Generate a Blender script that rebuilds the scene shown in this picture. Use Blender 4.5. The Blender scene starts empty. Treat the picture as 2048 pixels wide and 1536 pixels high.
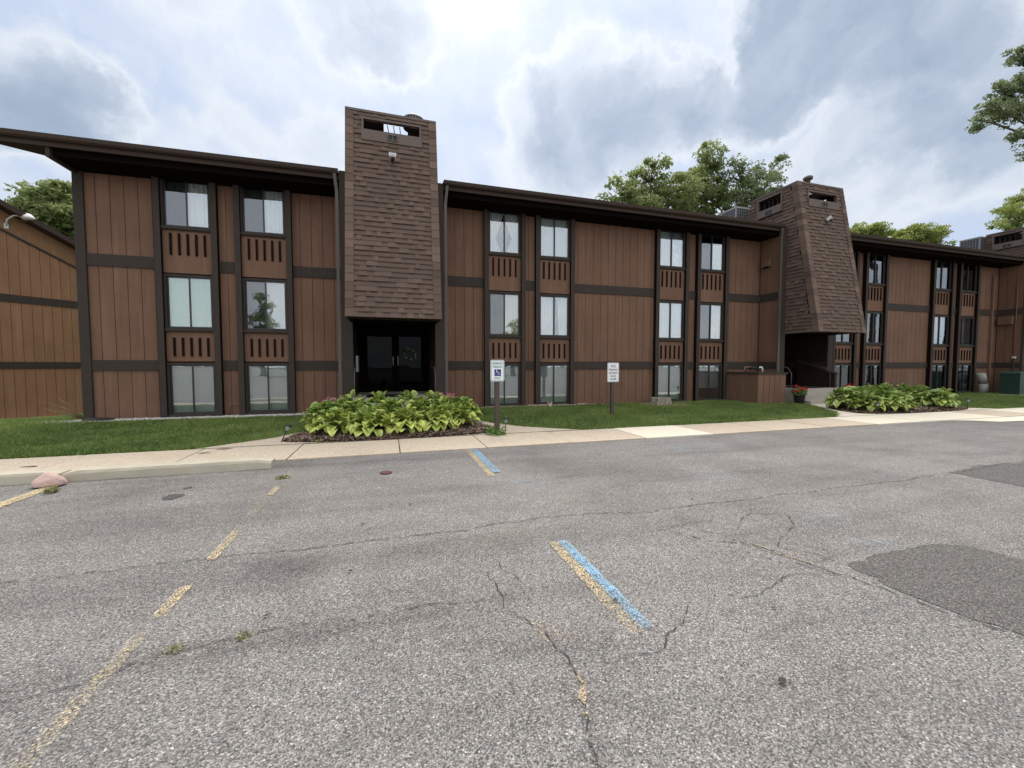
import bpy, bmesh, math, random
import numpy as np
from mathutils import Vector, Matrix, Euler
random.seed(7); RNG = np.random.default_rng(11)
S = bpy.context.scene
COL = S.collection
PI = math.pi

# ---------------------------------------------------------------- camera
F_PX, CX, CY, CAM_H = 815.0, 1024.0, 768.0, 1.56
YAW = math.atan(245 / 815.0); PITCH = math.atan(38 / 815.0)
cam_d = bpy.data.cameras.new('camera'); cam = bpy.data.objects.new('camera', cam_d); COL.objects.link(cam)
cam_d.sensor_width = 36; cam_d.lens = 36 * F_PX / 2048; cam_d.clip_end = 2000; cam_d.clip_start = .05
cam.location = (0, 0, CAM_H); cam.rotation_euler = (PI / 2 - PITCH, 0, -YAW)
S.camera = cam

def ray(x, y):
    u = (x - CX) / F_PX; v = (CY - y) / F_PX
    fw = math.cos(PITCH) + v * math.sin(PITCH); up = -math.sin(PITCH) + v * math.cos(PITCH)
    return Vector((fw * math.sin(YAW) + u * math.cos(YAW), fw * math.cos(YAW) - u * math.sin(YAW), up))
def gpt(x, y, z=0.0):                       # point of the ground seen at a place of the photograph
    d = ray(x, y); t = (z - CAM_H) / d.z
    return (d.x * t, d.y * t)

# ---------------------------------------------------------------- materials
def new_mat(name):
    m = bpy.data.materials.new(name); m.use_nodes = True
    nt = m.node_tree; nt.nodes.clear()
    return m, nt, nt.nodes, nt.links
class NB:
    """small node builder"""
    def __init__(s, name):
        s.m, s.nt, s.n, s.l = new_mat(name)
        s.out = s.n.new('ShaderNodeOutputMaterial')
        g = s.n.new('ShaderNodeNewGeometry'); s.pos = g.outputs['Position']; s.geo = g
    def mapping(s, scale=(1, 1, 1), rot=(0, 0, 0), vec=None):
        mp = s.n.new('ShaderNodeMapping'); mp.inputs['Scale'].default_value = scale; mp.inputs['Rotation'].default_value = rot
        s.l.new(vec or s.pos, mp.inputs['Vector']); return mp.outputs[0]
    def noise(s, scale, detail=4, rough=.55, vec=None, dist=0.0):
        t = s.n.new('ShaderNodeTexNoise'); t.inputs['Scale'].default_value = scale; t.inputs['Detail'].default_value = detail
        t.inputs['Roughness'].default_value = rough; t.inputs['Distortion'].default_value = dist
        s.l.new(vec or s.pos, t.inputs['Vector']); return t.outputs['Fac']
    def voro(s, scale, feature='F1', vec=None, out='Color', rnd=1.0):
        t = s.n.new('ShaderNodeTexVoronoi'); t.feature = feature; t.inputs['Scale'].default_value = scale
        t.inputs['Randomness'].default_value = rnd
        s.l.new(vec or s.pos, t.inputs['Vector']); return t.outputs[out]
    def ramp(s, fac, stops, interp='LINEAR'):
        r = s.n.new('ShaderNodeValToRGB'); e = r.color_ramp.elements; r.color_ramp.interpolation = interp
        while len(e) < len(stops): e.new(.5)
        for el, (p, c) in zip(e, stops):
            el.position = p; el.color = (c, c, c, 1) if isinstance(c, (int, float)) else (*c, 1)
        s.l.new(fac, r.inputs[0]); return r.outputs[0]
    def mix(s, a, b, fac, mode='MIX'):
        t = s.n.new('ShaderNodeMix'); t.data_type = 'RGBA'; t.blend_type = mode
        for val, sock in ((fac, t.inputs[0]), (a, t.inputs[6]), (b, t.inputs[7])):
            if isinstance(val, (int, float)): sock.default_value = val
            elif isinstance(val, tuple): sock.default_value = (*val, 1)
            else: s.l.new(val, sock)
        return t.outputs[2]
    def math(s, op, a, b=0.0, clamp=False):
        t = s.n.new('ShaderNodeMath'); t.operation = op; t.use_clamp = clamp
        for val, sock in ((a, t.inputs[0]), (b, t.inputs[1])):
            if isinstance(val, (int, float)): sock.default_value = val
            else: s.l.new(val, sock)
        return t.outputs[0]
    def attr(s, name):
        t = s.n.new('ShaderNodeAttribute'); t.attribute_name = name; return t.outputs['Color'], t.outputs['Fac']
    def bsdf(s, color, rough=.7, bump=None, bstr=.3, bdist=.01, spec=.4, metal=0.0, trans=0.0, sss=None):
        p = s.n.new('ShaderNodeBsdfPrincipled')
        if isinstance(color, tuple): p.inputs['Base Color'].default_value = (*color, 1)
        else: s.l.new(color, p.inputs['Base Color'])
        if isinstance(rough, (int, float)): p.inputs['Roughness'].default_value = rough
        else: s.l.new(rough, p.inputs['Roughness'])
        p.inputs['Specular IOR Level'].default_value = spec; p.inputs['Metallic'].default_value = metal
        p.inputs['Transmission Weight'].default_value = trans
        if bump is not None:
            b = s.n.new('ShaderNodeBump'); b.inputs['Strength'].default_value = bstr; b.inputs['Distance'].default_value = bdist
            s.l.new(bump, b.inputs['Height']); s.l.new(b.outputs[0], p.inputs['Normal'])
        s.surf = p.outputs[0]; s.l.new(p.outputs[0], s.out.inputs[0]); s.p = p
        return s
    def mixshader(s, a, b, fac):
        t = s.n.new('ShaderNodeMixShader')
        if isinstance(fac, (int, float)): t.inputs[0].default_value = fac
        else: s.l.new(fac, t.inputs[0])
        s.l.new(a, t.inputs[1]); s.l.new(b, t.inputs[2]); s.l.new(t.outputs[0], s.out.inputs[0]); return t.outputs[0]

def simple(name, col, rough=.6, metal=0.0, spec=.4, var=.12, nscale=6):
    b = NB(name); n = b.noise(nscale, 5)
    c = b.mix(tuple(v * (1 - var) for v in col), tuple(min(1, v * (1 + var)) for v in col), n)
    b.bsdf(c, rough, metal=metal, spec=spec); return b.m

def siding_mat(name, col):
    b = NB(name)
    grain = b.noise(6, 6, .65, b.mapping((14, 14, .9)))
    big = b.noise(.9, 5, .6); streak = b.noise(1.2, 4, .6, b.mapping((4, 4, .35)))
    c = b.mix(tuple(v * .80 for v in col), tuple(v * 1.15 for v in col), grain)
    c = b.mix(c, tuple(v * .72 for v in col), b.ramp(big, [(.42, 0.0), (.72, .75)]))
    c = b.mix(c, (col[0] * 1.3, col[1] * 1.38, col[2] * 1.5), b.ramp(streak, [(.50, 0.0), (.78, .6)]))
    drip = b.noise(2.2, 5, .65, b.mapping((7, 7, .22))); c = b.mix(c, tuple(v * .62 for v in col), b.ramp(drip, [(.56, 0.0), (.74, .55)]))
    dot = b.voro(5.5, out='Distance'); c = b.mix(c, tuple(min(1, v * 2.2) for v in col), b.ramp(dot, [(.018, .7), (.03, 0.0)]))
    b.bsdf(c, .78, bump=grain, bstr=.35, bdist=.004, spec=.25); return b.m
M = {}
M['siding'] = siding_mat('brown_stained_siding', (.186, .103, .066))
M['siding_old'] = siding_mat('weathered_tan_brown_siding', (.285, .155, .083))
M['groove'] = simple('siding_backing', (.05, .026, .018), .9)
def trim_mat(name, col, spec=.14, rough=.7):
    b = NB(name); g = b.noise(5, 5, .6, b.mapping((3, 3, .6))); f = b.noise(60, 3)
    c = b.mix(tuple(v * .8 for v in col), tuple(v * 1.25 for v in col), g)
    b.bsdf(c, rough, bump=f, bstr=.15, bdist=.002, spec=spec); return b.m
M['trim'] = trim_mat('dark_brown_trim_paint', (.050, .040, .033))
M['stain'] = trim_mat('black_brown_wood', (.012, .0085, .007), .04, .95)  # near-black tone of post sides and battens
M['fascia'] = trim_mat('brown_fascia_paint', (.052, .036, .028))
M['soffit'] = trim_mat('soffit_stain_and_porch_shade', (.008, .0055, .0045), .02, 1.0)  # also puts recess shade into porch ceiling, back wall and door frames
M['porch'] = siding_mat('shade_toned_porch_siding', (.030, .016, .011))  # siding copy darkened in colour to imitate shade inside the porches
M['sash'] = simple('black_aluminium_sash', (.022, .022, .023), .4, spec=.5)
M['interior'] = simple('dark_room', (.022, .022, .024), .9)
M['downspout'] = simple('taupe_downspout', (.10, .082, .074), .5)
b = NB('asphalt_shingle'); ac, af = b.attr('tint')
gr = b.noise(160, 3, .7); big = b.noise(.7, 4)
c = b.mix(b.mix((.088, .060, .047), (.190, .132, .102), af), (.140, .101, .080), b.math('MULTIPLY', gr, .45))
c = b.mix(c, (.085, .066, .062), b.ramp(big, [(.5, 0.0), (.78, .5)]))
b.bsdf(c, .95, bump=gr, bstr=.5, bdist=.004, spec=.15); M['shingle'] = b.m
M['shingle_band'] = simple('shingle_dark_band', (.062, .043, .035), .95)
M['shingle_edge'] = simple('shingle_edge', (.022, .015, .012), .95)  # near black: shadow below each course put into the edge colour

def glass_mat(name, tint, reflect, fres=.55):
    b = NB(name)
    tr = b.n.new('ShaderNodeBsdfTransparent'); tr.inputs[0].default_value = (*tint, 1)
    gl = b.n.new('ShaderNodeBsdfGlossy'); gl.inputs['Roughness'].default_value = .012; gl.inputs[0].default_value = (.93, .96, 1, 1)
    wob = b.noise(1.9, 2, .4); bp = b.n.new('ShaderNodeBump'); bp.inputs['Strength'].default_value = .10; bp.inputs['Distance'].default_value = .02
    b.l.new(wob, bp.inputs['Height']); b.l.new(bp.outputs[0], gl.inputs['Normal'])
    lw = b.n.new('ShaderNodeLayerWeight'); lw.inputs[0].default_value = .35
    fac = b.math('MULTIPLY_ADD', lw.outputs['Fresnel'], fres, True)
    b.n[-1].inputs[2].default_value = reflect
    b.mixshader(tr.outputs[0], gl.outputs[0], fac)
    return b.m
M['glass'] = glass_mat('window_glass', (.92, .95, .94), .17)
M['glass_screen'] = glass_mat('screened_window_glass', (.50, .52, .52), .11)
M['glass_green'] = glass_mat('green_tinted_glass', (.86, .94, .90), .14)
M['glass_dark'] = glass_mat('dark_door_glass', (.10, .10, .10), .004, .06)  # tint and reflection lowered to imitate the shaded porch recess
def blind_mat(name, col, kind):
    b = NB(name)
    n = b.noise(3, 3)
    c = b.mix(tuple(v * .86 for v in col), tuple(min(1, v * 1.06) for v in col), n)
    b.bsdf(c, .8, spec=.2); return b.m
M['blind'] = blind_mat('white_blind', (.80, .82, .82), 0)
M['curtain'] = blind_mat('white_curtain', (.86, .86, .86), 0)
M['curtain_beige'] = blind_mat('beige_curtain', (.66, .60, .50), 0)
M['curtain_blue'] = blind_mat('dark_blue_curtain', (.07, .08, .16), 0)
M['curtain_green'] = blind_mat('pale_green_blind', (.60, .66, .60), 0)

# asphalt
def asphalt_mat(name, dark=1.0, tint=(1, 1, 1), stains=True, marks=()):
    b = NB(name)
    cell = b.voro(132, out='Color'); sep = b.n.new('ShaderNodeSeparateColor'); b.l.new(cell, sep.inputs[0])
    stone = sep.outputs[0]; hue = sep.outputs[1]
    d = b.voro(132, out='Distance')
    cell2 = b.voro(150, out='Color'); sep2 = b.n.new('ShaderNodeSeparateColor'); b.l.new(cell2, sep2.inputs[0])
    fine = b.noise(55, 6, .8)
    k = dark
    c = b.ramp(stone, [(0, (.040 * k, .038 * k, .037 * k)), (.36, (.130 * k, .125 * k, .121 * k)), (.72, (.28 * k, .268 * k, .258 * k)), (.955, (.42 * k, .402 * k, .385 * k)), (1, (.74 * k, .70 * k, .65 * k))])
    c = b.mix(c, (.30 * k, .225 * k, .185 * k), b.math('MULTIPLY', b.math('GREATER_THAN', hue, .80), .45))
    c = b.mix(c, b.ramp(sep2.outputs[0], [(0, .03), (.5, .19 * k), (1, .44 * k)]), .38)
    c = b.mix(c, (.045 * k, .043 * k, .042 * k), b.ramp(d, [(.45, 0.0), (.85, .75)]))
    c = b.mix(c, (.055, .052, .05), b.ramp(fine, [(.50, 0.0), (.72, .55)]))
    if stains:
        st = b.noise(.55, 6, .62, dist=.6); st2 = b.noise(1.7, 5, .6, b.mapping((.6, 1.6, 1)))
        st3 = b.noise(.33, 5, .6, dist=1.0)
        c = b.mix(c, (.66, .65, .65), b.ramp(st, [(.46, 0.0), (.68, .7)]), 'MULTIPLY')
        c = b.mix(c, (.70, .69, .69), b.ramp(st2, [(.50, 0.0), (.70, .5)]), 'MULTIPLY')
        c = b.mix(c, (.30, .255, .225), b.ramp(st3, [(.54, 0.0), (.74, .30)]))
        pale = b.noise(.8, 5, .65, b.mapping((1, .7, 1), vec=b.pos), dist=.4)
        c = b.mix(c, (1.30, 1.28, 1.26), b.ramp(pale, [(.50, 0.0), (.72, .45)]), 'MULTIPLY')
        tread = b.noise(1.1, 5, .6, b.mapping((.16, 2.4, 1), (0, 0, .08)))
        c = b.mix(c, (.62, .61, .61), b.ramp(tread, [(.52, 0.0), (.72, .5)]), 'MULTIPLY')
    # long-lived stains: (x0,y0,x1,y1,half width,strength,rgb) capsules on the lot, with ragged edges
    if marks:
        wn = b.noise(1.3, 6, .65); wn2 = b.noise(6, 5, .7)
        sp = b.n.new('ShaderNodeSeparateXYZ'); b.l.new(b.pos, sp.inputs[0])
        wob = b.math('ADD', b.math('MULTIPLY', b.math('SUBTRACT', wn, .5), 1.9), b.math('MULTIPLY', b.math('SUBTRACT', wn2, .5), 1.2))
        for (ax, ay, bx, by, hw, stg, rgb) in marks:
            L = math.hypot(bx - ax, by - ay); ux, uy = (bx - ax) / L, (by - ay) / L
            px = b.math('SUBTRACT', sp.outputs[0], ax); py = b.math('SUBTRACT', sp.outputs[1], ay)
            t = b.math('ADD', b.math('MULTIPLY', px, ux), b.math('MULTIPLY', py, uy)); v = b.math('SUBTRACT', b.math('MULTIPLY', py, ux), b.math('MULTIPLY', px, uy))
            over = b.math('MAXIMUM', b.math('SUBTRACT', t, L), b.math('MAXIMUM', b.math('MULTIPLY', t, -1.0), 0.0))
            dd = b.math('SQRT', b.math('ADD', b.math('MULTIPLY', over, over), b.math('MULTIPLY', v, v)))
            q = b.math('ADD', b.math('DIVIDE', dd, hw), wob)
            c = b.mix(c, rgb, b.ramp(q, [(.1, stg * .46), (1.1, 0.0)]), 'MULTIPLY')
    if tint != (1, 1, 1): c = b.mix(c, tint, 1.0, 'MULTIPLY')
    h = b.math('ADD', b.math('MULTIPLY', d, -1.0), b.math('MULTIPLY', fine, .6))
    b.bsdf(c, .88, bump=h, bstr=.55, bdist=.008, spec=.3)
    return b.m
def mk(p, q, hw, st, rgb): a_, b_ = gpt(*p), gpt(*q); return (a_[0], a_[1], b_[0], b_[1], hw, st, rgb)
DK = (.50, .49, .50); PK = (1.16, 1.06, 1.0); PALE = (1.38, 1.34, 1.30); OR = (1.12, 1.0, .86)
M['asphalt'] = asphalt_mat('aged_asphalt', 1.08, (1.0, .985, .965), marks=[
    mk((-100, 1215), (560, 1150), .34, .95, DK), mk((560, 1135), (1000, 1095), .26, .75, DK), mk((1000, 1085), (1400, 1048), .30, .6, DK),
    mk((-60, 1400), (420, 1310), .22, .75, DK), mk((420, 1310), (900, 1225), .10, .5, DK), mk((100, 1065), (520, 1020), .40, .6, DK),
    mk((560, 935), (1060, 905), .26, .85, DK), mk((1000, 925), (1330, 955), .7, .55, DK), mk((1330, 905), (2000, 858), .5, .5, DK),
    mk((900, 960), (1150, 1000), .5, .7, PK), mk((1150, 960), (1330, 1000), .5, .55, PK), mk((700, 960), (860, 950), .28, .7, PALE), mk((1380, 1230), (1700, 1400), .5, .35, PALE),
    mk((1760, 985), (1900, 965), .28, .7, PALE), mk((1250, 1090), (1900, 1040), .5, .3, PALE), mk((980, 1080), (1060, 1060), .22, .8, OR), mk((1090, 1262), (1150, 1275), .10, .9, OR), mk((180, 975), (420, 962), .16, .7, OR), mk((1010, 1290), (1240, 1320), .14, .5, DK), mk((1170, 1440), (1210, 1560), .05, .9, DK)])
M['asphalt_patch'] = asphalt_mat('dark_patch_asphalt', .62, (1.0, .97, .94), stains=False)
M['crack'] = simple('dark_crack_fill', (.042, .039, .037), .95, var=.4, nscale=40)  # dark grey colour of the crack ribbons
M['crack_sand'] = None
M['joint'] = simple('joint_dirt', (.085, .075, .06), .95)

def paint_mat(name, col, lo, hi, scale=16):
    b = NB(name)
    n1 = b.noise(scale, 8, .75); n2 = b.noise(1.8, 4, .6)
    m = b.math('ADD', b.math('MULTIPLY', n1, .62), b.math('MULTIPLY', n2, .38))
    cell = b.voro(150, out='Color'); sep = b.n.new('ShaderNodeSeparateColor'); b.l.new(cell, sep.inputs[0])
    m = b.math('ADD', m, b.math('MULTIPLY', b.math('SUBTRACT', sep.outputs[0], .5), .34))
    c = b.mix(tuple(v * .65 for v in col), tuple(min(1, v * 1.25) for v in col), sep.outputs[1])
    b.bsdf(c, .75, bump=n1, bstr=.4, bdist=.004)
    tr = b.n.new('ShaderNodeBsdfTransparent')
    b.mixshader(tr.outputs[0], b.surf, b.ramp(m, [(lo, 0.0), (hi, 1.0)])); return b.m
M['crack_sand'] = paint_mat('sand_filled_crack', (.42, .32, .20), .40, .62, 45)
M['yellow_worn'] = paint_mat('worn_yellow_paint', (.66, .52, .29), .53, .76, 60)
M['yellow_mid'] = paint_mat('half_worn_yellow_paint', (.64, .50, .28), .47, .68, 60)
M['yellow_paint'] = paint_mat('yellow_paint', (.68, .54, .29), .40, .60, 60)
M['yellow_faint'] = paint_mat('faint_yellow_paint', (.56, .46, .29), .55, .82, 60)
M['blue_paint'] = paint_mat('blue_paint', (.23, .43, .60), .41, .64, 60)
M['blue_faint'] = paint_mat('faint_blue_paint', (.34, .40, .46), .54, .86, 22)

def concrete_mat(name, col, agg=True, stain=.35):
    b = NB(name)
    cell = b.voro(110, out='Color'); sep = b.n.new('ShaderNodeSeparateColor'); b.l.new(cell, sep.inputs[0])
    big = b.noise(.9, 6, .6); mid = b.noise(7, 6, .65)
    c = b.mix(tuple(v * .82 for v in col), tuple(min(.95, v * 1.12) for v in col), mid)
    if agg: c = b.mix(c, b.ramp(sep.outputs[0], [(0, tuple(v * .45 for v in col)), (.3, tuple(v * .85 for v in col)), (.8, tuple(v * 1.1 for v in col)), (1, tuple(min(.9, v * 1.6) for v in col))]), .75)
    c = b.mix(c, tuple(v * .62 for v in col), b.ramp(big, [(.5, 0.0), (.75, stain)]))
    b.bsdf(c, .85, bump=mid, bstr=.3, bdist=.006, spec=.25); return b.m
M['concrete'] = concrete_mat('exposed_aggregate_concrete', (.50, .42, .325))
M['concrete_new'] = concrete_mat('pale_new_concrete', (.68, .62, .50), agg=False, stain=.15)
M['wheelstop'] = concrete_mat('wheel_stop_concrete', (.47, .43, .335), agg=False, stain=.6)
M['step'] = concrete_mat('step_concrete', (.46, .42, .36), agg=False, stain=.4)
def soil_mat(name, c0, c1, scale):
    b = NB(name); n = b.noise(scale, 7, .75); big = b.noise(.5, 4)
    c = b.mix(c0, c1, n); c = b.mix(c, tuple(v * .7 for v in c0), b.ramp(big, [(.45, 0.0), (.8, .6)]))
    b.bsdf(c, .95, bump=n, bstr=.8, bdist=.03, spec=.1); return b.m
M['lawn_soil'] = soil_mat('lawn_soil', (.040, .070, .018), (.085, .105, .034), 14)
M['mulch_soil'] = soil_mat('mulch_soil', (.050, .032, .023), (.16, .105, .078), 30)
def leaf_mat(name, lo, hi, transl=.35, rough=.5):
    b = NB(name); ac, af = b.attr('tint')
    c = b.mix(lo, hi, af)
    b.bsdf(c, rough, spec=.35)
    t = b.n.new('ShaderNodeBsdfTranslucent'); b.l.new(c, t.inputs[0])
    b.mixshader(b.surf, t.outputs[0], transl); return b.m
M['grass'] = leaf_mat('grass_blade', (.070, .140, .028), (.330, .400, .120), .35, .6)
M['hosta'] = leaf_mat('hosta_leaf', (.045, .135, .020), (.62, .68, .17), .24, .38)
M['hosta2'] = leaf_mat('hosta_leaf_green', (.055, .140, .024), (.50, .58, .16), .24, .38)
M['dry_grass'] = leaf_mat('dry_grass', (.13, .14, .055), (.30, .28, .12), .2)
M['weed'] = leaf_mat('weed_leaf', (.06, .15, .03), (.18, .30, .07), .3)
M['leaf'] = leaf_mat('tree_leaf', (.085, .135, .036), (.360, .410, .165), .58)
M['leaf_yellow'] = leaf_mat('yellow_green_tree_leaf', (.12, .17, .036), (.38, .42, .13), .55)
M['leaf_grey'] = leaf_mat('grey_green_tree_leaf', (.070, .112, .042), (.290, .335, .165), .52)
M['pink'] = leaf_mat('pink_petal', (.62, .12, .26), (.85, .38, .52), .25)
M['red'] = leaf_mat('red_petal', (.42, .012, .022), (.75, .05, .06), .2)
M['chip'] = leaf_mat('mulch_chip', (.045, .028, .020), (.42, .29, .22), 0.02, .9)
M['pebble'] = leaf_mat('pebble_stone', (.22, .205, .19), (.74, .70, .65), 0.0, .8)
b = NB('bark'); n = b.noise(5, 6, .7, b.mapping((4, 4, .8)))
b.bsdf(b.mix((.028, .022, .018), (.12, .095, .075), n), .95, bump=n, bstr=.8, bdist=.03); M['bark'] = b.m
M['sign_white'] = simple('sign_sheet_white', (.80, .84, .84), .4, var=.04)
M['sign_green'] = simple('sign_green_ink', (.03, .15, .12), .5)
M['sign_blue'] = simple('sign_blue_ink', (.012, .022, .19), .45)
M['sign_red'] = simple('sign_maroon_ink', (.16, .025, .06), .5)
M['sign_black'] = simple('sign_black_ink', (.02, .02, .03), .5)
M['post_brown'] = simple('brown_post_paint', (.075, .055, .046), .6, nscale=20, var=.2)
M['metal_white'] = simple('white_painted_metal', (.66, .66, .64), .4)
M['metal_grey'] = simple('galvanised_metal', (.30, .30, .30), .4, metal=.6)
M['taupe'] = simple('taupe_painted_metal', (.125, .092, .076), .6)
M['black'] = simple('black_plastic', (.012, .012, .012), .5)
M['pot'] = simple('dark_planter', (.020, .017, .017), .5)
M['lens'] = simple('lamp_lens', (.24, .25, .24), .2, spec=.5)
M['trans_green'] = simple('green_transformer_paint', (.022, .050, .040), .5)
M['pvc'] = simple('pale_pipe', (.34, .34, .29), .6)
M['copper'] = simple('copper_pipe', (.35, .18, .10), .4, metal=.7)
M['coil'] = simple('condenser_coil', (.055, .06, .065), .6)
M['rust'] = simple('rusty_lid', (.10, .045, .032), .85)
M['granite'] = concrete_mat('pink_granite', (.56, .40, .35), agg=False, stain=.5)
M['paver'] = concrete_mat('pinkish_paver', (.38, .29, .24), agg=False, stain=.4)
b = NB('stump_wood'); n = b.noise(9, 6, .7, b.mapping((3, 3, .6)))
b.bsdf(b.mix((.060, .052, .042), (.50, .45, .37), b.ramp(n, [(.38, 0.0), (.66, 1.0)])), .95, bump=n, bstr=.7, bdist=.03); M['stump'] = b.m
M['straw'] = leaf_mat('straw', (.20, .15, .08), (.52, .42, .26), 0.05, .9)

# ---------------------------------------------------------------- mesh helpers
class MB:
    def __init__(s): s.v = []; s.f = []; s.mi = []; s.mats = []; s.tint = []; s.smooth = []
    def mat(s, m):
        if m not in s.mats: s.mats.append(m)
        return s.mats.index(m)
    def face(s, pts, m, tint=.5, smooth=False):
        i = len(s.v); s.v.extend([tuple(p) for p in pts]); s.f.append(tuple(range(i, i + len(pts))))
        s.mi.append(s.mat(m)); s.tint.append(tint); s.smooth.append(smooth)
    def box(s, x0, x1, y0, y1, z0, z1, m, T=None, tint=.5):
        P = [(x0, y0, z0), (x1, y0, z0), (x1, y1, z0), (x0, y1, z0), (x0, y0, z1), (x1, y0, z1), (x1, y1, z1), (x0, y1, z1)]
        if T is not None: P = [tuple(T @ Vector(p)) for p in P]
        i = len(s.v); s.v.extend(P)
        for q in ((0, 3, 2, 1), (4, 5, 6, 7), (0, 1, 5, 4), (1, 2, 6, 5), (2, 3, 7, 6), (3, 0, 4, 7)):
            s.f.append(tuple(i + k for k in q)); s.mi.append(s.mat(m)); s.tint.append(tint); s.smooth.append(False)
        return s
    def hexa(s, P, m, T=None):
        if T is not None: P = [tuple(T @ Vector(p)) for p in P]
        i = len(s.v); s.v.extend([tuple(p) for p in P])
        for q in ((0, 3, 2, 1), (4, 5, 6, 7), (0, 1, 5, 4), (1, 2, 6, 5), (2, 3, 7, 6), (3, 0, 4, 7)):
            s.f.append(tuple(i + k for k in q)); s.mi.append(s.mat(m)); s.tint.append(.5); s.smooth.append(False)
        return s
    def prism(s, poly, z0, z1, m, T=None):
        """extruded polygon (x,y) between two heights"""
        n = len(poly); lo = [(x, y, z0) for x, y in poly]; hi = [(x, y, z1) for x, y in poly]
        if T is not None: lo = [tuple(T @ Vector(p)) for p in lo]; hi = [tuple(T @ Vector(p)) for p in hi]
        s.face(hi, m); s.face(lo[::-1], m)
        for k in range(n): s.face([lo[k], lo[(k + 1) % n], hi[(k + 1) % n], hi[k]], m)
        return s
    def tube(s, pts, r, m, n=8, cap=True, tint=.5):
        pts = [Vector(p) for p in pts]; rs = r if isinstance(r, (list, tuple)) else [r] * len(pts)
        base = len(s.v); up = Vector((0, 0, 1)); prev = None
        for k, p in enumerate(pts):
            d = (pts[min(k + 1, len(pts) - 1)] - pts[max(k - 1, 0)])
            if d.length < 1e-9: d = Vector((0, 0, 1))
            d.normalize()
            if prev is None:
                a = d.cross(up) if abs(d.z) < .95 else d.cross(Vector((1, 0, 0)))
            else:
                a = prev - d * prev.dot(d)
            a.normalize(); prev = a; c = d.cross(a)
            for q in range(n):
                t = 2 * PI * q / n; s.v.append(tuple(p + (a * math.cos(t) + c * math.sin(t)) * rs[k]))
        mi = s.mat(m)
        for k in range(len(pts) - 1):
            for q in range(n):
                i0 = base + k * n + q; i1 = base + k * n + (q + 1) % n
                s.f.append((i0, i1, i1 + n, i0 + n)); s.mi.append(mi); s.tint.append(tint); s.smooth.append(True)
        if cap:
            s.f.append(tuple(base + q for q in range(n))[::-1]); s.f.append(tuple(base + (len(pts) - 1) * n + q for q in range(n)))
            for _ in range(2): s.mi.append(mi); s.tint.append(tint); s.smooth.append(False)
        return s
    def lathe(s, cx, cy, prof, m, n=20, T=None):
        base = len(s.v); mi = s.mat(m)
        for r, z in prof:
            for q in range(n):
                t = 2 * PI * q / n; p = Vector((cx + r * math.cos(t), cy + r * math.sin(t), z))
                s.v.append(tuple(T @ p) if T is not None else tuple(p))
        for k in range(len(prof) - 1):
            for q in range(n):
                i0 = base + k * n + q; i1 = base + k * n + (q + 1) % n
                s.f.append((i0, i1, i1 + n, i0 + n)); s.mi.append(mi); s.tint.append(.5); s.smooth.append(True)
        s.f.append(tuple(base + q for q in range(n))[::-1]); s.f.append(tuple(base + (len(prof) - 1) * n + q for q in range(n)))
        for _ in range(2): s.mi.append(mi); s.tint.append(.5); s.smooth.append(False)
        return s
    def build(s, name, parent=None, origin=None, link=True):
        org = Vector(origin) if origin is not None else (Vector(parent['_org']) if parent is not None else Vector((0, 0, 0)))
        me = bpy.data.meshes.new(name)
        me.from_pydata([(x - org.x, y - org.y, z - org.z) for x, y, z in s.v], [], s.f)
        for m in s.mats: me.materials.append(m)
        me.polygons.foreach_set('material_index', s.mi); me.polygons.foreach_set('use_smooth', s.smooth)
        if any(abs(t - .5) > 1e-6 for t in s.tint):
            at = me.attributes.new('tint', 'FLOAT', 'FACE'); at.data.foreach_set('value', s.tint)
        me.update()
        o = bpy.data.objects.new(name, me); COL.objects.link(o)
        if parent is not None:
            o.parent = parent; o['_org'] = tuple(org)
        else:
            o.location = org; o['_org'] = tuple(org)
        return o
def tag(o, label, cat, group=None, kind=None):
    o['label'] = label; o['category'] = cat
    if group: o['group'] = group
    if kind: o['kind'] = kind
    return o
def empty(name, loc, label, cat, group=None):
    o = bpy.data.objects.new(name, None); COL.objects.link(o); o.location = loc; o.empty_display_size = .2
    o['_org'] = tuple(loc); return tag(o, label, cat, group)
def struct(o, label=None):
    o['kind'] = 'structure'
    if label: o['label'] = label
    return o
def copy_tree(o, parent=None):
    c = o.copy(); COL.objects.link(c)
    if parent is not None: c.parent = parent
    for ch in o.children: copy_tree(ch, c)
    return c
def mass(name, V, Fq, mat, tint, parent=None, org=(0, 0, 0), smooth=True):
    """numpy mesh: V (n,3), Fq (m,k) faces, tint (m,)"""
    me = bpy.data.meshes.new(name); V = np.asarray(V, np.float32) - np.asarray(org, np.float32); Fq = np.asarray(Fq, np.int32)
    me.vertices.add(len(V)); me.vertices.foreach_set('co', V.ravel())
    k = Fq.shape[1]; me.loops.add(Fq.size); me.loops.foreach_set('vertex_index', Fq.ravel())
    me.polygons.add(len(Fq)); me.polygons.foreach_set('loop_start', np.arange(0, Fq.size, k, dtype=np.int32))
    me.polygons.foreach_set('loop_total', np.full(len(Fq), k, np.int32))
    me.polygons.foreach_set('use_smooth', np.full(len(Fq), smooth))
    at = me.attributes.new('tint', 'FLOAT', 'FACE'); at.data.foreach_set('value', np.asarray(tint, np.float32))
    me.materials.append(mat); me.update(calc_edges=True)
    o = bpy.data.objects.new(name, me); COL.objects.link(o)
    if parent is not None: o.parent = parent
    else: o.location = org
    return o
def sstep(a, b, x):
    t = min(1, max(0, (x - a) / (b - a))); return t * t * (3 - 2 * t)

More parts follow.
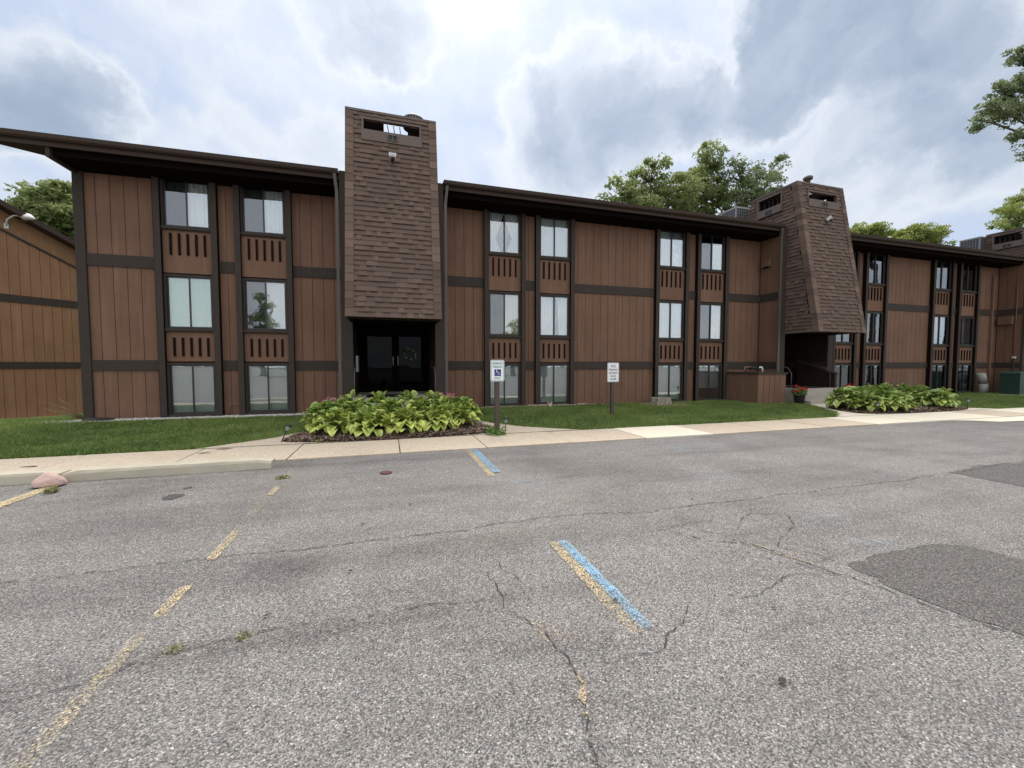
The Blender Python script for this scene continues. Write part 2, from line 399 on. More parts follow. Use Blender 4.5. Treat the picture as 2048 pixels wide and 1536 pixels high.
# ---------------------------------------------------------------- terrain
def gz(x, y):
    z = 0.0
    if y > 7.4: z = .012 + .098 * sstep(8.0, 13.6, y)
    dip = sstep(-7.9, -10.5, x) * sstep(13.3, 19.5, y) if x < -7.9 else 0
    z -= .98 * dip
    return z
def gza(x, y): return np.vectorize(gz)(x, y)

xs = sorted(set([-400, -200, -120, -80, -60, -45, -35, -28] + [round(-24 + i * .5, 2) for i in range(0, 160)] + [60, 70, 85, 110, 160, 260, 450]))
ys = sorted(set([-400, -200, -120, -80, -50, -30, -20, -10, 0, 4, 6, 7.2] + [round(7.5 + i * .4, 2) for i in range(0, 40)] + [25, 28, 32, 40, 55, 80, 120, 200, 400]))
g = MB(); idx = {}
for j, y in enumerate(ys):
    for i, x in enumerate(xs):
        idx[i, j] = len(g.v); g.v.append((x, y, gz(x, y) - (.03 if y < 7.4 else 0.0)))
for j in range(len(ys) - 1):
    for i in range(len(xs) - 1):
        g.f.append((idx[i, j], idx[i + 1, j], idx[i + 1, j + 1], idx[i, j + 1])); g.mi.append(0); g.tint.append(.5); g.smooth.append(True)
g.mat(M['lawn_soil'])
struct(g.build('ground'))

EDGE = 7.38      # where asphalt meets the sidewalk
a = MB(); ex = [x * .25 for x in range(-160, 260)]
front = []
for x in ex: front.append((x, EDGE + .035 * math.sin(x * 2.1) * math.sin(x * .73) + random.uniform(-.012, .012)))
a.face([(-200, -200, .004), (260, -200, .004), (260, EDGE, .004), (front[-1][0], front[-1][1], .004)][:3] + [(x, y, .004) for x, y in reversed(front)] + [(-200, EDGE, .004)], M['asphalt'])
struct(a.build('parking_lot'))

# irregular asphalt patches, stains: thin sheets laid over the lot
def patch(pxs, m, name, z=.008, rough=.05):
    P = [gpt(*p) for p in pxs]; out = []
    for k in range(len(P)):
        p, q = Vector((*P[k], 0)), Vector((*P[(k + 1) % len(P)], 0)); n = max(2, int((q - p).length / .08))
        nr = Vector((-(q - p).y, (q - p).x, 0)).normalized()
        for i in range(n):
            o = p.lerp(q, i / n) + nr * random.uniform(-rough, rough) * .6
            out.append((o.x, o.y, z))
    mb = MB(); mb.face(out, m); return struct(mb.build(name))
patch([(1690, 1128), (1770, 1105), (1860, 1086), (1935, 1093), (2060, 1126), (2260, 1190), (2260, 1380), (2050, 1276), (1900, 1222), (1770, 1172)], M['asphalt_patch'], 'asphalt_patch', rough=.055)
patch([(1900, 946), (1955, 932), (2060, 924), (2180, 922), (2180, 1000), (2050, 976), (1985, 962)], M['asphalt_patch'], 'asphalt_patch', rough=.055)
M['oil'] = asphalt_mat('oily_asphalt', .42, stains=False)
patch([(322, 997), (340, 990), (366, 989), (370, 992), (345, 1000), (326, 1001)], M['oil'], 'oil_stain', rough=.02)
patch([(365, 977), (383, 974), (385, 977), (368, 980)], M['oil'], 'oil_stain', rough=.015)
M['asphalt_dirt'] = asphalt_mat('reddish_dirty_asphalt', .9, (1.03, .93, .86), stains=False)

# painted stall lines
def stripe(x0, x1, y0, y1, m, name, z=.0185):
    mb = MB(); n = max(2, int((y1 - y0) / .06)); L = []; R = []
    for i in range(n + 1):
        y = y0 + (y1 - y0) * i / n
        L.append((x0 + random.uniform(-.006, .006), y, z)); R.append((x1 + random.uniform(-.006, .006), y, z))
    for i in range(n): mb.face([L[i], R[i], R[i + 1], L[i + 1]], m)
    return struct(mb.build(name))
stripe(1.305, 1.395, 1.98, 3.25, M['yellow_mid'], 'yellow_parking_line', .0190)
stripe(1.390, 1.475, 2.0, 3.24, M['blue_paint'], 'blue_parking_line', .0230)
stripe(1.30, 1.40, 5.45, 7.32, M['yellow_mid'], 'yellow_parking_line', .0190)
stripe(1.40, 1.52, 5.62, 7.34, M['blue_paint'], 'blue_parking_line', .0230)
for y0, y1, k in ((1.0, 1.75, 'yellow_faint'), (1.85, 2.75, 'yellow_worn'), (2.35, 2.8, 'yellow_faint'), (2.95, 3.32, 'yellow_mid'), (3.72, 4.3, 'yellow_mid'), (4.2, 5.35, 'yellow_faint'), (5.4, 5.75, 'yellow_mid'), (6.15, 6.55, 'yellow_worn')):
    stripe(-1.418, -1.340, y0, y1, M[k], 'yellow_parking_line', .0185 + .004 * (k == 'yellow_faint'))
stripe(-4.21, -4.06, 4.2, 6.62, M['yellow_paint'], 'yellow_parking_line')
stripe(-7.0, -6.88, 3.6, 6.7, M['yellow_paint'], 'yellow_parking_line')
for (x0, y0, x1, y1) in ((1330, 885, 1440, 905), (1390, 940, 1450, 960), (1600, 1030, 1690, 1062), (1020, 960, 1080, 980), (1700, 1080, 1800, 1095)):
    P = [gpt(x0, y0), gpt(x1, y0 + 2), gpt(x1 + 20, y1), gpt(x0 + 10, y1)]
    mb = MB(); mb.face([(p[0], p[1], .0150) for p in P], M['blue_faint']); struct(mb.build('faded_blue_marking'))

# cracks: thin ribbons of dark (or sand filled) gap
def crack(pxs, w, m=None, jit=.030, name='asphalt_crack', z=.0115, brk=0.0):
    brk = max(brk, .10)
    P = [Vector((*gpt(*p), 0)) for p in pxs]; pts = []
    for p, q in zip(P[:-1], P[1:]):
        n = max(2, int((q - p).length / .035)); nr = Vector((-(q - p).y, (q - p).x, 0)).normalized()
        for i in range(n): pts.append((p.lerp(q, i / n), nr))
    mb = MB(); off = 0; last = None
    for k, (p, nr) in enumerate(pts):
        off = off * .82 + random.uniform(-jit, jit) * .55
        ww = w * .50 * random.uniform(.15, 1.6) * min(1, .25 + k / 6, .25 + (len(pts) - k) / 6)
        c = p + nr * off; cur = (c + nr * ww / 2, c - nr * ww / 2)
        if last is not None and random.random() > brk:
            mb.face([(last[0].x, last[0].y, z), (last[1].x, last[1].y, z), (cur[1].x, cur[1].y, z), (cur[0].x, cur[0].y, z)], m or M['crack'])
        last = cur
    return struct(mb.build(name))
crack([(-60, 1178), (0, 1171), (120, 1157), (420, 1116), (600, 1100), (760, 1082), (900, 1064), (1024, 1047), (1160, 1030), (1284, 1026), (1449, 1005), (1614, 985), (1724, 970), (1904, 948), (2048, 922), (2200, 900)], .016)
crack([(-80, 1440), (60, 1400), (185, 1367), (300, 1320), (400, 1294), (500, 1272), (650, 1247), (750, 1235), (880, 1212), (950, 1202), (1024, 1193)], .012, brk=.12)
crack([(958, 1112), (985, 1160), (995, 1188), (1010, 1225), (1050, 1240), (1090, 1268), (1120, 1300), (1150, 1338), (1163, 1372), (1166, 1400), (1172, 1440), (1190, 1500), (1200, 1560)], .012)
crack([(1010, 1226), (1050, 1241), (1088, 1268), (1112, 1290)], .034, M['crack_sand'], z=.0095, brk=.2)
crack([(1153, 1345), (1163, 1372), (1165, 1400), (1170, 1430), (1176, 1458)], .060, M['crack_sand'], z=.0150, brk=.1)
crack([(978, 1110), (1010, 1145), (1045, 1165), (1062, 1210)], .008)
crack([(1330, 1060), (1420, 1083), (1500, 1090), (1560, 1108), (1640, 1140), (1720, 1165), (1800, 1192), (1900, 1226), (2048, 1279), (2150, 1320)], .017)
crack([(1335, 1052), (1440, 1070), (1520, 1100), (1600, 1130), (1660, 1150), (1720, 1162)], .012)
crack([(1500, 1088), (1530, 1098), (1570, 1112), (1640, 1138)], .044, M['crack_sand'], z=.0150, brk=.15)
crack([(1480, 1070), (1478, 1040), (1500, 1020), (1560, 1015)], .010)
crack([(1500, 1030), (1572, 1030), (1580, 1050), (1555, 1080), (1560, 1098), (1640, 1112), (1690, 1135)], .010)
crack([(1430, 1192), (1490, 1197), (1540, 1180), (1580, 1150), (1650, 1154)], .011)
crack([(1245, 1315), (1330, 1302), (1345, 1270), (1390, 1210)], .011, brk=.2)
crack([(1290, 1048), (1310, 1055), (1400, 1042), (1440, 1050)], .009)
crack([(1000, 1345), (1020, 1370), (1040, 1385)], .010)
crack([(1340, 1066), (1400, 1085), (1470, 1100), (1560, 1125), (1660, 1160)], .009, brk=.15)
crack([(1560, 1100), (1600, 1092), (1650, 1100), (1700, 1118)], .008); crack([(1600, 1130), (1640, 1120), (1680, 1110)], .007)
crack([(1250, 1075), (1330, 1060), (1450, 1035), (1480, 1030)], .008, brk=.2); crack([(1440, 1006), (1500, 1000), (1560, 1005), (1590, 1020)], .008)
crack([(1175, 1380), (1190, 1385), (1225, 1378)], .007); crack([(1120, 1300), (1150, 1305), (1170, 1330)], .008); crack([(1020, 1500), (1060, 1440), (1100, 1400)], .006, brk=.3)
crack([(1130, 1290), (1180, 1300), (1260, 1290)], .007)
crack([(30, 995), (200, 985), (330, 972), (470, 958)], .010, brk=.15)
crack([(560, 958), (700, 948), (800, 942), (905, 934)], .010, brk=.1)
crack([(1380, 945), (1480, 955), (1600, 960), (1640, 965)], .010)
crack([(1540, 955), (1580, 970), (1610, 985)], .009)
crack([(760, 1082), (820, 1108), (940, 1106)], .007, brk=.3)
crack([(1035, 905), (1060, 908), (1120, 903)], .014)

# ---------------------------------------------------------------- sidewalk, entrance paths, beds
sw = MB(); jx = [-40, -30, -24, -20, -16, -13, -10.5, -8.4, -6.65, -4.95, -3.25, -1.62, .16, 1.72, 3.45, 5.15, 6.9, 8.65, 10.4, 12.1, 13.9, 15.7, 17.5, 19.4, 21.2, 23, 25, 28, 32, 38, 46, 60]
for x0, x1 in zip(jx[:-1], jx[1:]):
    m = M['concrete_new'] if (abs(x0 - 5.15) < .01 or 12.0 < x0 < 17.4 or x0 > 19) else M['concrete']
    dz = random.uniform(-.004, .004)
    sw.box(x0 + .009, x1 - .009, 7.33, 8.68, -.12, .030 + dz, m)
sw.box(-40, 60, 7.40, 8.66, -.13, .012, M['joint'])
struct(sw.build('sidewalk'))
def entrance_path(cx, m):
    P = [(-3.66, 8.69), (4.04, 8.69), (2.9, 9.45), (2.3, 10.15), (1.95, 10.8), (1.6, 11.42), (-1.28, 11.42), (-1.7, 10.8), (-2.1, 10.15), (-2.6, 9.45)]
    mb = MB(); zf = lambda y: gz(0, y) + .022
    top = [(cx + x, y, zf(y)) for x, y in P]
    # split in rows so it follows the slope
    def edge(y, side):
        Q = P[1:6] if side > 0 else [P[0]] + P[:5:-1]
        for (xa, ya), (xb, yb) in zip(Q[:-1], Q[1:]):
            if ya <= y <= yb + 1e-9: return xa + (xb - xa) * (y - ya) / max(1e-9, yb - ya)
        return Q[-1][0]
    rows = [8.69, 8.9, 9.15, 9.45, 9.8, 10.15, 10.5, 10.8, 11.1, 11.42]
    for ya, yb in zip(rows[:-1], rows[1:]):
        q = [(cx + edge(ya, -1), ya, zf(ya)), (cx + edge(ya, 1), ya, zf(ya)), (cx + edge(yb, 1), yb, zf(yb)), (cx + edge(yb, -1), yb, zf(yb))]
        mb.face(q, m)
        mb.face([q[1], (q[1][0], q[1][1], q[1][2] - .1), (q[2][0], q[2][1], q[2][2] - .1), q[2]], m)
        mb.face([q[0], q[3], (q[3][0], q[3][1], q[3][2] - .1), (q[0][0], q[0][1], q[0][2] - .1)], m)
    return struct(mb.build('entrance_path')), edge
TC = (.157, 16.18, 32.2)       # entrance centres
_, PEDGE = entrance_path(TC[0] + .1, M['concrete'])
entrance_path(TC[1] + .1, M['concrete_new'])
ap = MB(); ap.face([(14.9, 7.32, .016), (15.5, 7.12, .016), (15.9, 6.75, .016), (18, 6.6, .016), (40, 6.4, .016), (40, 7.32, .016)], M['concrete_new']); struct(ap.build('driveway_apron'))
for (x, y, rx, ry) in ((-3.1, 8.25, .1, .03), (-2.9, 8.55, .14, .04), (-5.2, 7.9, .12, .03)):
    mb = MB(); mb.face([(x + rx * math.cos(t) * random.uniform(.6, 1.2), y + ry * math.sin(t) * random.uniform(.6, 1.3), .0385) for t in np.linspace(0, 2 * PI, 16)[:-1]], M['joint']); struct(mb.build('sidewalk_stain'))

def mulch_bed(cx, RX=2.28):
    P = []
    for t in np.linspace(0, 2 * PI, 60)[:-1]:
        x = RX * math.cos(t); y = math.sin(t)
        yy = 9.15 + (2.0 * y if y > 0 else .46 * y)
        if y < 0: x = RX * math.copysign(abs(math.cos(t)) ** .55, math.cos(t))
        P.append((cx + x + random.uniform(-.03, .03), yy + random.uniform(-.02, .02)))
    mb = MB(); c = (cx, 9.6, gz(0, 9.6) + .09)
    ring = [(cx + (x - cx) * .6, 9.4 + (y - 9.4) * .6) for x, y in P]
    n = len(P); zz = lambda y, d: gz(0, y) + d
    for k in range(n):
        p, q, r, s_ = P[k], P[(k + 1) % n], ring[(k + 1) % n], ring[k]
        mb.face([(*p, zz(p[1], .026)), (*q, zz(q[1], .026)), (*r, zz(r[1], .075)), (*s_, zz(s_[1], .075))], M['mulch_soil'], smooth=True)
        mb.face([(*s_, zz(s_[1], .075)), (*r, zz(r[1], .075)), c], M['mulch_soil'], smooth=True)
    o = struct(mb.build('mulch_bed'))
    # chips
    N = 9000; V = np.zeros((N * 4, 3)); tint = RNG.random(N) ** 1.6
    th = RNG.random(N) * 2 * PI; rr = np.sqrt(RNG.random(N))
    ct, st_ = np.cos(th), np.sin(th)
    bx = np.where(st_ < 0, (RX - .03) * np.sign(ct) * np.abs(ct) ** .55, (RX - .03) * ct) * rr + cx
    by = 9.15 + np.where(st_ > 0, 1.97 * st_, .44 * st_) * rr
    bz = gza(bx, by) + .03 + .055 * (1 - rr ** 3) + RNG.random(N) * .014
    L = .022 + RNG.random(N) * .05; W = .006 + RNG.random(N) * .011; an = RNG.random(N) * 2 * PI; tl = (RNG.random(N) - .5) * .9
    dx, dy, dz = np.cos(an) * np.cos(tl), np.sin(an) * np.cos(tl), np.sin(tl)
    for i, (sx, sy) in enumerate(((-1, -1), (1, -1), (1, 1), (-1, 1))):
        V[i::4, 0] = bx + sx * L * dx - sy * W * np.sin(an); V[i::4, 1] = by + sx * L * dy + sy * W * np.cos(an); V[i::4, 2] = bz + sx * L * dz + .004
    Fq = np.arange(N * 4).reshape(N, 4)
    m = mass('mulch', V, Fq, M['chip'], tint, smooth=False); m['kind'] = 'stuff'; m['label'] = 'brown bark mulch chips under the hostas'; m['category'] = 'mulch'
mulch_bed(TC[0] + .03); mulch_bed(TC[1] + .55, 2.65)

# ---------------------------------------------------------------- grass
def inpoly(px, py, poly):
    r = np.zeros(len(px), bool); n = len(poly); j = n - 1
    for i in range(n):
        xi, yi = poly[i]; xj, yj = poly[j]
        c = ((yi > py) != (yj > py)) & (px < (xj - xi) * (py - yi) / ((yj - yi) if abs(yj - yi) > 1e-12 else 1e-12) + xi)
        r ^= c; j = i
    return r
def path_side(cx, side, y0=8.7):
    return [(cx + .1 + PEDGE(y, side), y) for y in (8.7, 9.0, 9.45, 9.8, 10.15, 10.5, 10.8, 11.1, 11.4)]
def lawn(poly, dens, label, hgt=(.040, .085)):
    P = np.array(poly); x0, y0 = P.min(0); x1, y1 = P.max(0); N = int((x1 - x0) * (y1 - y0) * dens)
    px = RNG.uniform(x0, x1, N); py = RNG.uniform(y0, y1, N)
    # a ragged edge
    ex_, ey_ = px + RNG.normal(0, .04, N), py + RNG.normal(0, .035, N)
    k = inpoly(ex_, ey_, poly); px, py = px[k], py[k]; N = len(px)
    pz = gza(px, py)
    clump = .5 + .5 * np.sin(px * 3.1 + np.sin(py * 2.3) * 2) * np.sin(py * 4.1 + np.sin(px * 1.7) * 2)
    clump2 = .5 + .5 * np.sin(px * 11 + 3 * np.sin(py * 7)) * np.sin(py * 13 + 3 * np.sin(px * 5))
    H = RNG.uniform(hgt[0], hgt[1], N) * (.75 + .5 * clump) ; W = RNG.uniform(.005, .013, N)
    an = RNG.random(N) * 2 * PI; lean = RNG.normal(0, .75, (N, 2)) * H[:, None]
    V = np.zeros((N * 3, 3))
    V[0::3] = np.c_[px - W * np.cos(an), py - W * np.sin(an), pz - .003]
    V[1::3] = np.c_[px + W * np.cos(an), py + W * np.sin(an), pz - .003]
    V[2::3] = np.c_[px + lean[:, 0], py + lean[:, 1], pz + H]
    tint = np.clip(.02 + .50 * RNG.random(N) ** 1.4 + .34 * clump * clump2 + .18 * clump2, 0, 1)
    patch_ = np.sin(px * 1.37 + 2 * np.sin(py * .9)) * np.sin(py * 1.9 + 1.3 * np.sin(px * .7)) ; tint = np.clip(tint + .16 * patch_, 0, 1); dry = RNG.random(N) < .05; tint[dry] = 1
    o = mass('lawn_grass', V, np.arange(N * 3).reshape(N, 3), M['grass'], tint, smooth=False)
    return tag(o, label, 'grass', kind='stuff')
Ls = path_side(TC[0], -1); Rs = path_side(TC[0], 1); Ls2 = path_side(TC[1], -1); Rs2 = path_side(TC[1], 1)
lawn([(-18, 8.72)] + Ls[:-1] + [(-1.75, 11.6), (-1.75, 12.72), (-7.7, 12.76), (-8.2, 15), (-11.5, 15), (-18, 13)], 3000, 'short green lawn left of the first entrance path')
lawn(Rs + [(1.75, 11.6), (1.75, 13.15), (13.0, 13.28), (13.0, 11.75), (14.5, 11.75)] + Ls2[::-1], 2700, 'short green lawn between the two entrance paths')
lawn(Rs2 + [(17.8, 11.6), (17.8, 13.2), (29.5, 13.2), (34, 12), (38, 8.75)], 1900, 'short green lawn right of the second entrance path')

# gravel strip by the left wall
def stones(name, poly, N, r, mat, label, cat):
    P = np.array(poly); x0, y0 = P.min(0); x1, y1 = P.max(0)
    px = RNG.uniform(x0, x1, N); py = RNG.uniform(y0, y1, N); k = inpoly(px, py, poly); px, py = px[k], py[k]; N = len(px)
    R = RNG.uniform(r[0], r[1], N); base = np.array([(1, 0, 0), (0, 1, 0), (-1, 0, 0), (0, -1, 0), (0, 0, .8), (0, 0, -.5)])
    an = RNG.random(N) * 2 * PI; V = np.zeros((N, 6, 3))
    sc = RNG.uniform(.6, 1.3, (N, 6, 3)); loc = base[None] * sc * R[:, None, None]
    V[..., 0] = loc[..., 0] * np.cos(an)[:, None] - loc[..., 1] * np.sin(an)[:, None] + px[:, None]
    V[..., 1] = loc[..., 0] * np.sin(an)[:, None] + loc[..., 1] * np.cos(an)[:, None] + py[:, None]
    V[..., 2] = loc[..., 2] + gza(px, py)[:, None] + .012
    tri = np.array([(0, 1, 4), (1, 2, 4), (2, 3, 4), (3, 0, 4), (1, 0, 5), (2, 1, 5), (3, 2, 5), (0, 3, 5)])
    Fq = (tri[None] + (np.arange(N) * 6)[:, None, None]).reshape(-1, 3)
    o = mass(name, V.reshape(-1, 3), Fq, mat, np.repeat(RNG.random(N), 8), smooth=False)
    return tag(o, label, cat, kind='stuff')
stones('gravel_strip', [(-7.9, 12.74), (-1.6, 12.70), (-1.6, 13.36), (-8.3, 13.36), (-9.2, 13.2)], 13000, (.012, .032), M['pebble'], 'pale grey gravel along the base of the wall', 'gravel')

# ---------------------------------------------------------------- apartment building
YW = 13.40         # front of the siding
FL = .10
bld = empty('apartment_building', (8.0, YW, FL), 'long three storey brown wood sided apartment building with two shingled entrance towers', 'building')

def siding(x0, x1, z0, z1, name='siding_panel', phase=0.0, pitch=.303):
    mb = MB(); x = x0 - phase
    mb.box(x0, x1, YW + .012, YW + .05, z0, z1, M['groove'])
    while x < x1:
        a0, a1 = max(x + .007, x0), min(x + pitch - .007, x1)
        if a1 - a0 > .004: mb.box(a0, a1, YW, YW + .014, z0, z1, M['siding'])
        x += pitch
    return mb.build(name, bld)
def belt(x0, x1, z0, z1):
    return MB().box(x0, x1, YW - .035, YW + .02, z0, z1, M['trim']).build('belt_board', bld)
TOPZ = 6.98
def wall_bay(x0, x1, phase=0.0):
    siding(x0, x1, FL - .15, 1.41, phase=phase); siding(x0, x1, 1.69, 4.14, phase=phase); siding(x0, x1, 4.45, TOPZ, phase=phase)
    belt(x0, x1, 1.41, 1.69); belt(x0, x1, 4.14, 4.45)

# window contents: (left, right) each of blind / curtain kinds
def drape(mb, x0, x1, z0, z1, y, m, folds=9, amp=.018, taper=None):
    n = folds * 6; cols = []
    for i in range(n + 1):
        t = i / n; cols.append((t, amp * math.sin(t * folds * 2 * PI) + amp * .4 * math.sin(t * folds * 3.3 * PI + 1)))
    rows = 10
    for j in range(rows):
        for i in range(n):
            q = []
            for (ii, jj) in ((i, j), (i + 1, j), (i + 1, j + 1), (i, j + 1)):
                h = jj / rows; t, d = cols[ii]
                xx = taper(t, h) if taper else t
                q.append((x0 + (x1 - x0) * xx, y + d, z0 + (z1 - z0) * h))
            mb.face(q, m, smooth=True)
def hblind(mb, x0, x1, z0, z1, y, m, pitch=.026):
    z = z0
    while z < z1:
        mb.face([(x0, y + .010, z), (x1, y + .010, z), (x1, y - .006, z + pitch * .96), (x0, y - .006, z + pitch * .96)], m); z += pitch
def window(x0, x1, z0, z1, kind, glass=('glass_screen', 'glass')):
    """slider window in a column: frame part with sashes, panes and curtains below it"""
    fr = MB(); fy0, fy1 = YW - .075, YW + .02; w = .055
    fr.box(x0, x0 + w, fy0, fy1, z0, z1, M['trim']); fr.box(x1 - w, x1, fy0, fy1, z0, z1, M['trim'])
    fr.box(x0 + w, x1 - w, fy0, fy1, z1 - w, z1, M['trim']); fr.box(x0 + w, x1 - w, fy0, fy1, z0, z0 + w, M['trim'])
    # dark reveal behind
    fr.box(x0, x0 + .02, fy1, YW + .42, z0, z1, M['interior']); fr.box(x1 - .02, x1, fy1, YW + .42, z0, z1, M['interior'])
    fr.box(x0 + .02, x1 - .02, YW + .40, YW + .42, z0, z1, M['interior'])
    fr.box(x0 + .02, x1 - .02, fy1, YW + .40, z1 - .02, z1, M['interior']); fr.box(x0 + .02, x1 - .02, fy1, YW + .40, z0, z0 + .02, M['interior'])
    o = fr.build('window', bld)
    sl = MB().box(x0 - .012, x1 + .012, YW - .125, YW - .0755, z0 - .028, z0 + .035, M['trim']).build('sill', o)
    xm = (x0 + x1) / 2; s_ = .038; a0, a1 = x0 + w, x1 - w; b0, b1 = z0 + w, z1 - w
    for k, (p0, p1, yy) in enumerate(((a0, xm + .02, YW - .030), (xm - .02, a1, YW - .055))):
        sh = MB()
        sh.box(p0, p0 + s_, yy, yy + .022, b0, b1, M['sash']); sh.box(p1 - s_, p1, yy, yy + .022, b0, b1, M['sash'])
        sh.box(p0 + s_, p1 - s_, yy, yy + .022, b1 - s_, b1, M['sash']); sh.box(p0 + s_, p1 - s_, yy, yy + .022, b0, b0 + s_, M['sash'])
        sh.build('sash', o)
        MB().box(p0 + s_, p1 - s_, yy + .009, yy + .013, b0 + s_, b1 - s_, M[glass[k]]).build('pane', o)
    cy = YW + .06; c0, c1 = x0 + .06, x1 - .06; d0, d1 = z0 + .06, z1 - .06
    if kind == 'none': return o
    mb = MB()
    if kind == 'blind': hblind(mb, c0, c1, d0, d1, cy, M['blind'])
    elif kind == 'blind_gap': hblind(mb, c0, c1, d0 + .42, d1, cy, M['blind'])
    elif kind == 'green': drape(mb, c0, c1, d0, d1, cy, M['curtain_green'], 11, .006)
    elif kind == 'curtain': drape(mb, c0, c1, d0, d1, cy, M['curtain'], 14, .02)
    elif kind == 'vertical': drape(mb, c0, c1, d0, d1, cy, M['curtain'], 22, .012)
    elif kind == 'beige': drape(mb, c0, c1, d0, d1, cy, M['curtain_beige'], 7, .015)
    elif kind == 'tied':
        def tl(t, h): return t * (.44 + .56 * abs(h - .38) ** .8 / (.62 ** .8)) if h > .38 else t * (.44 + .42 * (.38 - h) / .38)
        drape(mb, c0, xm, d0, d1, cy, M['curtain'], 7, .015, tl); drape(mb, c1, xm, d0, d1, cy, M['curtain'], 7, .015, tl)
    elif kind == 'parted':
        def pt(t, h): return t * (.72 - .30 * (1 - h) ** 1.2 * .6)
        drape(mb, c0, xm + .05, d0, d1, cy, M['curtain'], 8, .02); drape(mb, c1, xm - .02, d0, d1, cy, M['curtain'], 6, .02, pt)
    elif kind == 'half_blind': hblind(mb, xm, c1, d0, d1 - .35, cy, M['blind'])
    elif kind == 'blue':
        drape(mb, c0 + .1, xm + .12, d0, d1, cy, M['curtain_blue'], 5, .02); drape(mb, xm + .18, c1, d0, d1, cy, M['curtain'], 3, .015)
    elif kind == 'slit':
        drape(mb, xm - .02, xm + .14, d0, d1, cy, M['curtain'], 3, .015); drape(mb, xm + .36, c1, d0, d1, cy, M['curtain_blue'], 2, .012)
    mb.build('blind' if 'blind' in kind else 'curtain', o)
    return o
def spandrel(x0, x1, z0, z1, s0, s1):
    o = MB().box(x0, x1, YW - .045, YW + .02, z0, z1, M['siding']).box(x0, x1, YW + .021, YW + .05, z0 - .06, z1 + .06, M['interior']).build('spandrel_panel', bld)
    n = 5; w = x1 - x0; bt = MB()
    for k in range(n):
        c = x0 + w * (.16 + .68 * k / (n - 1)); bt.box(c - .026, c + .026, YW - .078, YW - .046, s0, s1, M['stain'])
    bt.build('batten', o)
    tr = MB().box(x0 - .005, x1 + .005, YW - .095, YW - .0455, z1 - .012, z1 + .028, M['trim']); tr.build('trim_rail', o)
    return o
POSTW = .135
def column(xl, xr, kinds, glasses=None):
    for x in (xl, xr - POSTW):
        p = MB().box(x, x + POSTW, YW - .15, YW + .03, FL + .03, TOPZ, M['stain'])
        p.box(x - .004, x + POSTW + .004, YW - .172, YW - .151, FL + .02, TOPZ, M['trim'])
        p.build('window_post', bld)
    i0, i1 = xl + POSTW, xr - POSTW
    glasses = glasses or [('glass_screen', 'glass')] * 3
    window(i0, i1, .16, 1.62, kinds[2], glasses[2]); spandrel(i0, i1, 1.66, 2.48, 1.80, 2.31)
    window(i0, i1, 2.52, 4.02, kinds[1], glasses[1]); spandrel(i0, i1, 4.06, 5.21, 4.54, 5.12)
    window(i0, i1, 5.25, 6.72, kinds[0], glasses[0]); MB().box(i0, i1, YW - .05, YW + .03, 6.725, TOPZ, M['soffit']).build('head_trim', bld)
    MB().box(i0, i1, YW - .10, YW + .03, FL - .1, .155, M['trim']).build('base_trim', bld)
SS = ('glass_screen', 'glass_screen'); GG = ('glass', 'glass'); GR = ('glass_green', 'glass_green'); SG = ('glass_screen', 'glass')
column(-5.93, -4.50, ('curtain', 'green', 'blind'), [SG, GR, GG])
column(-4.08, -2.66, ('curtain', 'blind', 'blind'), [SG, SG, GG])
column(3.04, 4.46, ('tied', 'beige', 'blind'), [GG, SG, GG])
column(4.84, 6.28, ('vertical', 'parted', 'blind'), [GG, GG, GG])
column(9.65, 11.11, ('vertical', 'curtain', 'blind'), [GG, GG, GG])
column(11.52, 13.0, ('half_blind', 'beige', 'blind_gap'), [SG, SG, GG])
column(18.83, 20.28, ('slit', 'slit', 'blind_gap'), [SS, SS, SS])
column(20.74, 22.2, ('slit', 'blue', 'blind'), [SS, SS, SS])
column(25.38, 26.92, ('blue', 'slit', 'blind'), [SS, GG, SS])
column(27.38, 28.95, ('none', 'slit', 'blind_gap'), [SS, GG, SS])
wall_bay(-7.45, -5.93, .08); wall_bay(-4.50, -4.08, .12); wall_bay(-2.66, -1.27, .1)
wall_bay(1.60, 3.04, .12); wall_bay(4.46, 4.84, .14); wall_bay(6.28, 9.65, .1); wall_bay(11.11, 11.52, .1); wall_bay(13.0, 14.75, .1)
wall_bay(17.62, 18.83, .1); wall_bay(20.28, 20.74, .1); wall_bay(22.2, 25.38, .12); wall_bay(26.92, 27.38, .1); wall_bay(28.95, 30.8, .1)
wall_bay(33.6, 36, .1)
# left corner post, hidden flank and back
MB().box(-7.66, -7.45, YW - .06, YW + .3, FL - .15, 6.80, M['trim']).build('corner_post', bld)
MB().box(-7.62, -7.50, YW + .3, 24, FL - .9, 6.6, M['siding']).build('flank_wall', bld)

# fins that frame each entrance
def fin(x0, x1, inner):
    o = MB().box(x0, x1, 12.40, 12.47, FL - .1, 6.93, M['trim']).build('entrance_fin', bld)
    w = MB(); w.box(x0 + .03, x1 - .03, 12.4705, 14.8, FL - .1, 6.9, M['groove'])
    for side, xx in ((-1, x0 + .03), (1, x1 - .03)):
        y = 12.475
        yend = YW if side != inner else 14.8
        zt = 6.9 if side != inner else 2.8
        while y < yend - .02:
            ya, yb = y, min(y + .289, yend - .002)
            for z0, z1 in ((FL - .1, 1.41), (1.69, min(4.14, zt)), (4.45, zt)):
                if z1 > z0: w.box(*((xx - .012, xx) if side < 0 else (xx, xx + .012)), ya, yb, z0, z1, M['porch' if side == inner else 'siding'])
            y += .303
        if side != inner:
            for z0, z1 in ((1.41, 1.69), (4.14, 4.45)):
                w.box(*((xx - .03, xx) if side < 0 else (xx, xx + .03)), 12.472, YW - .036, z0, z1, M['trim'])
    w.build('fin_wall', o)
    return o
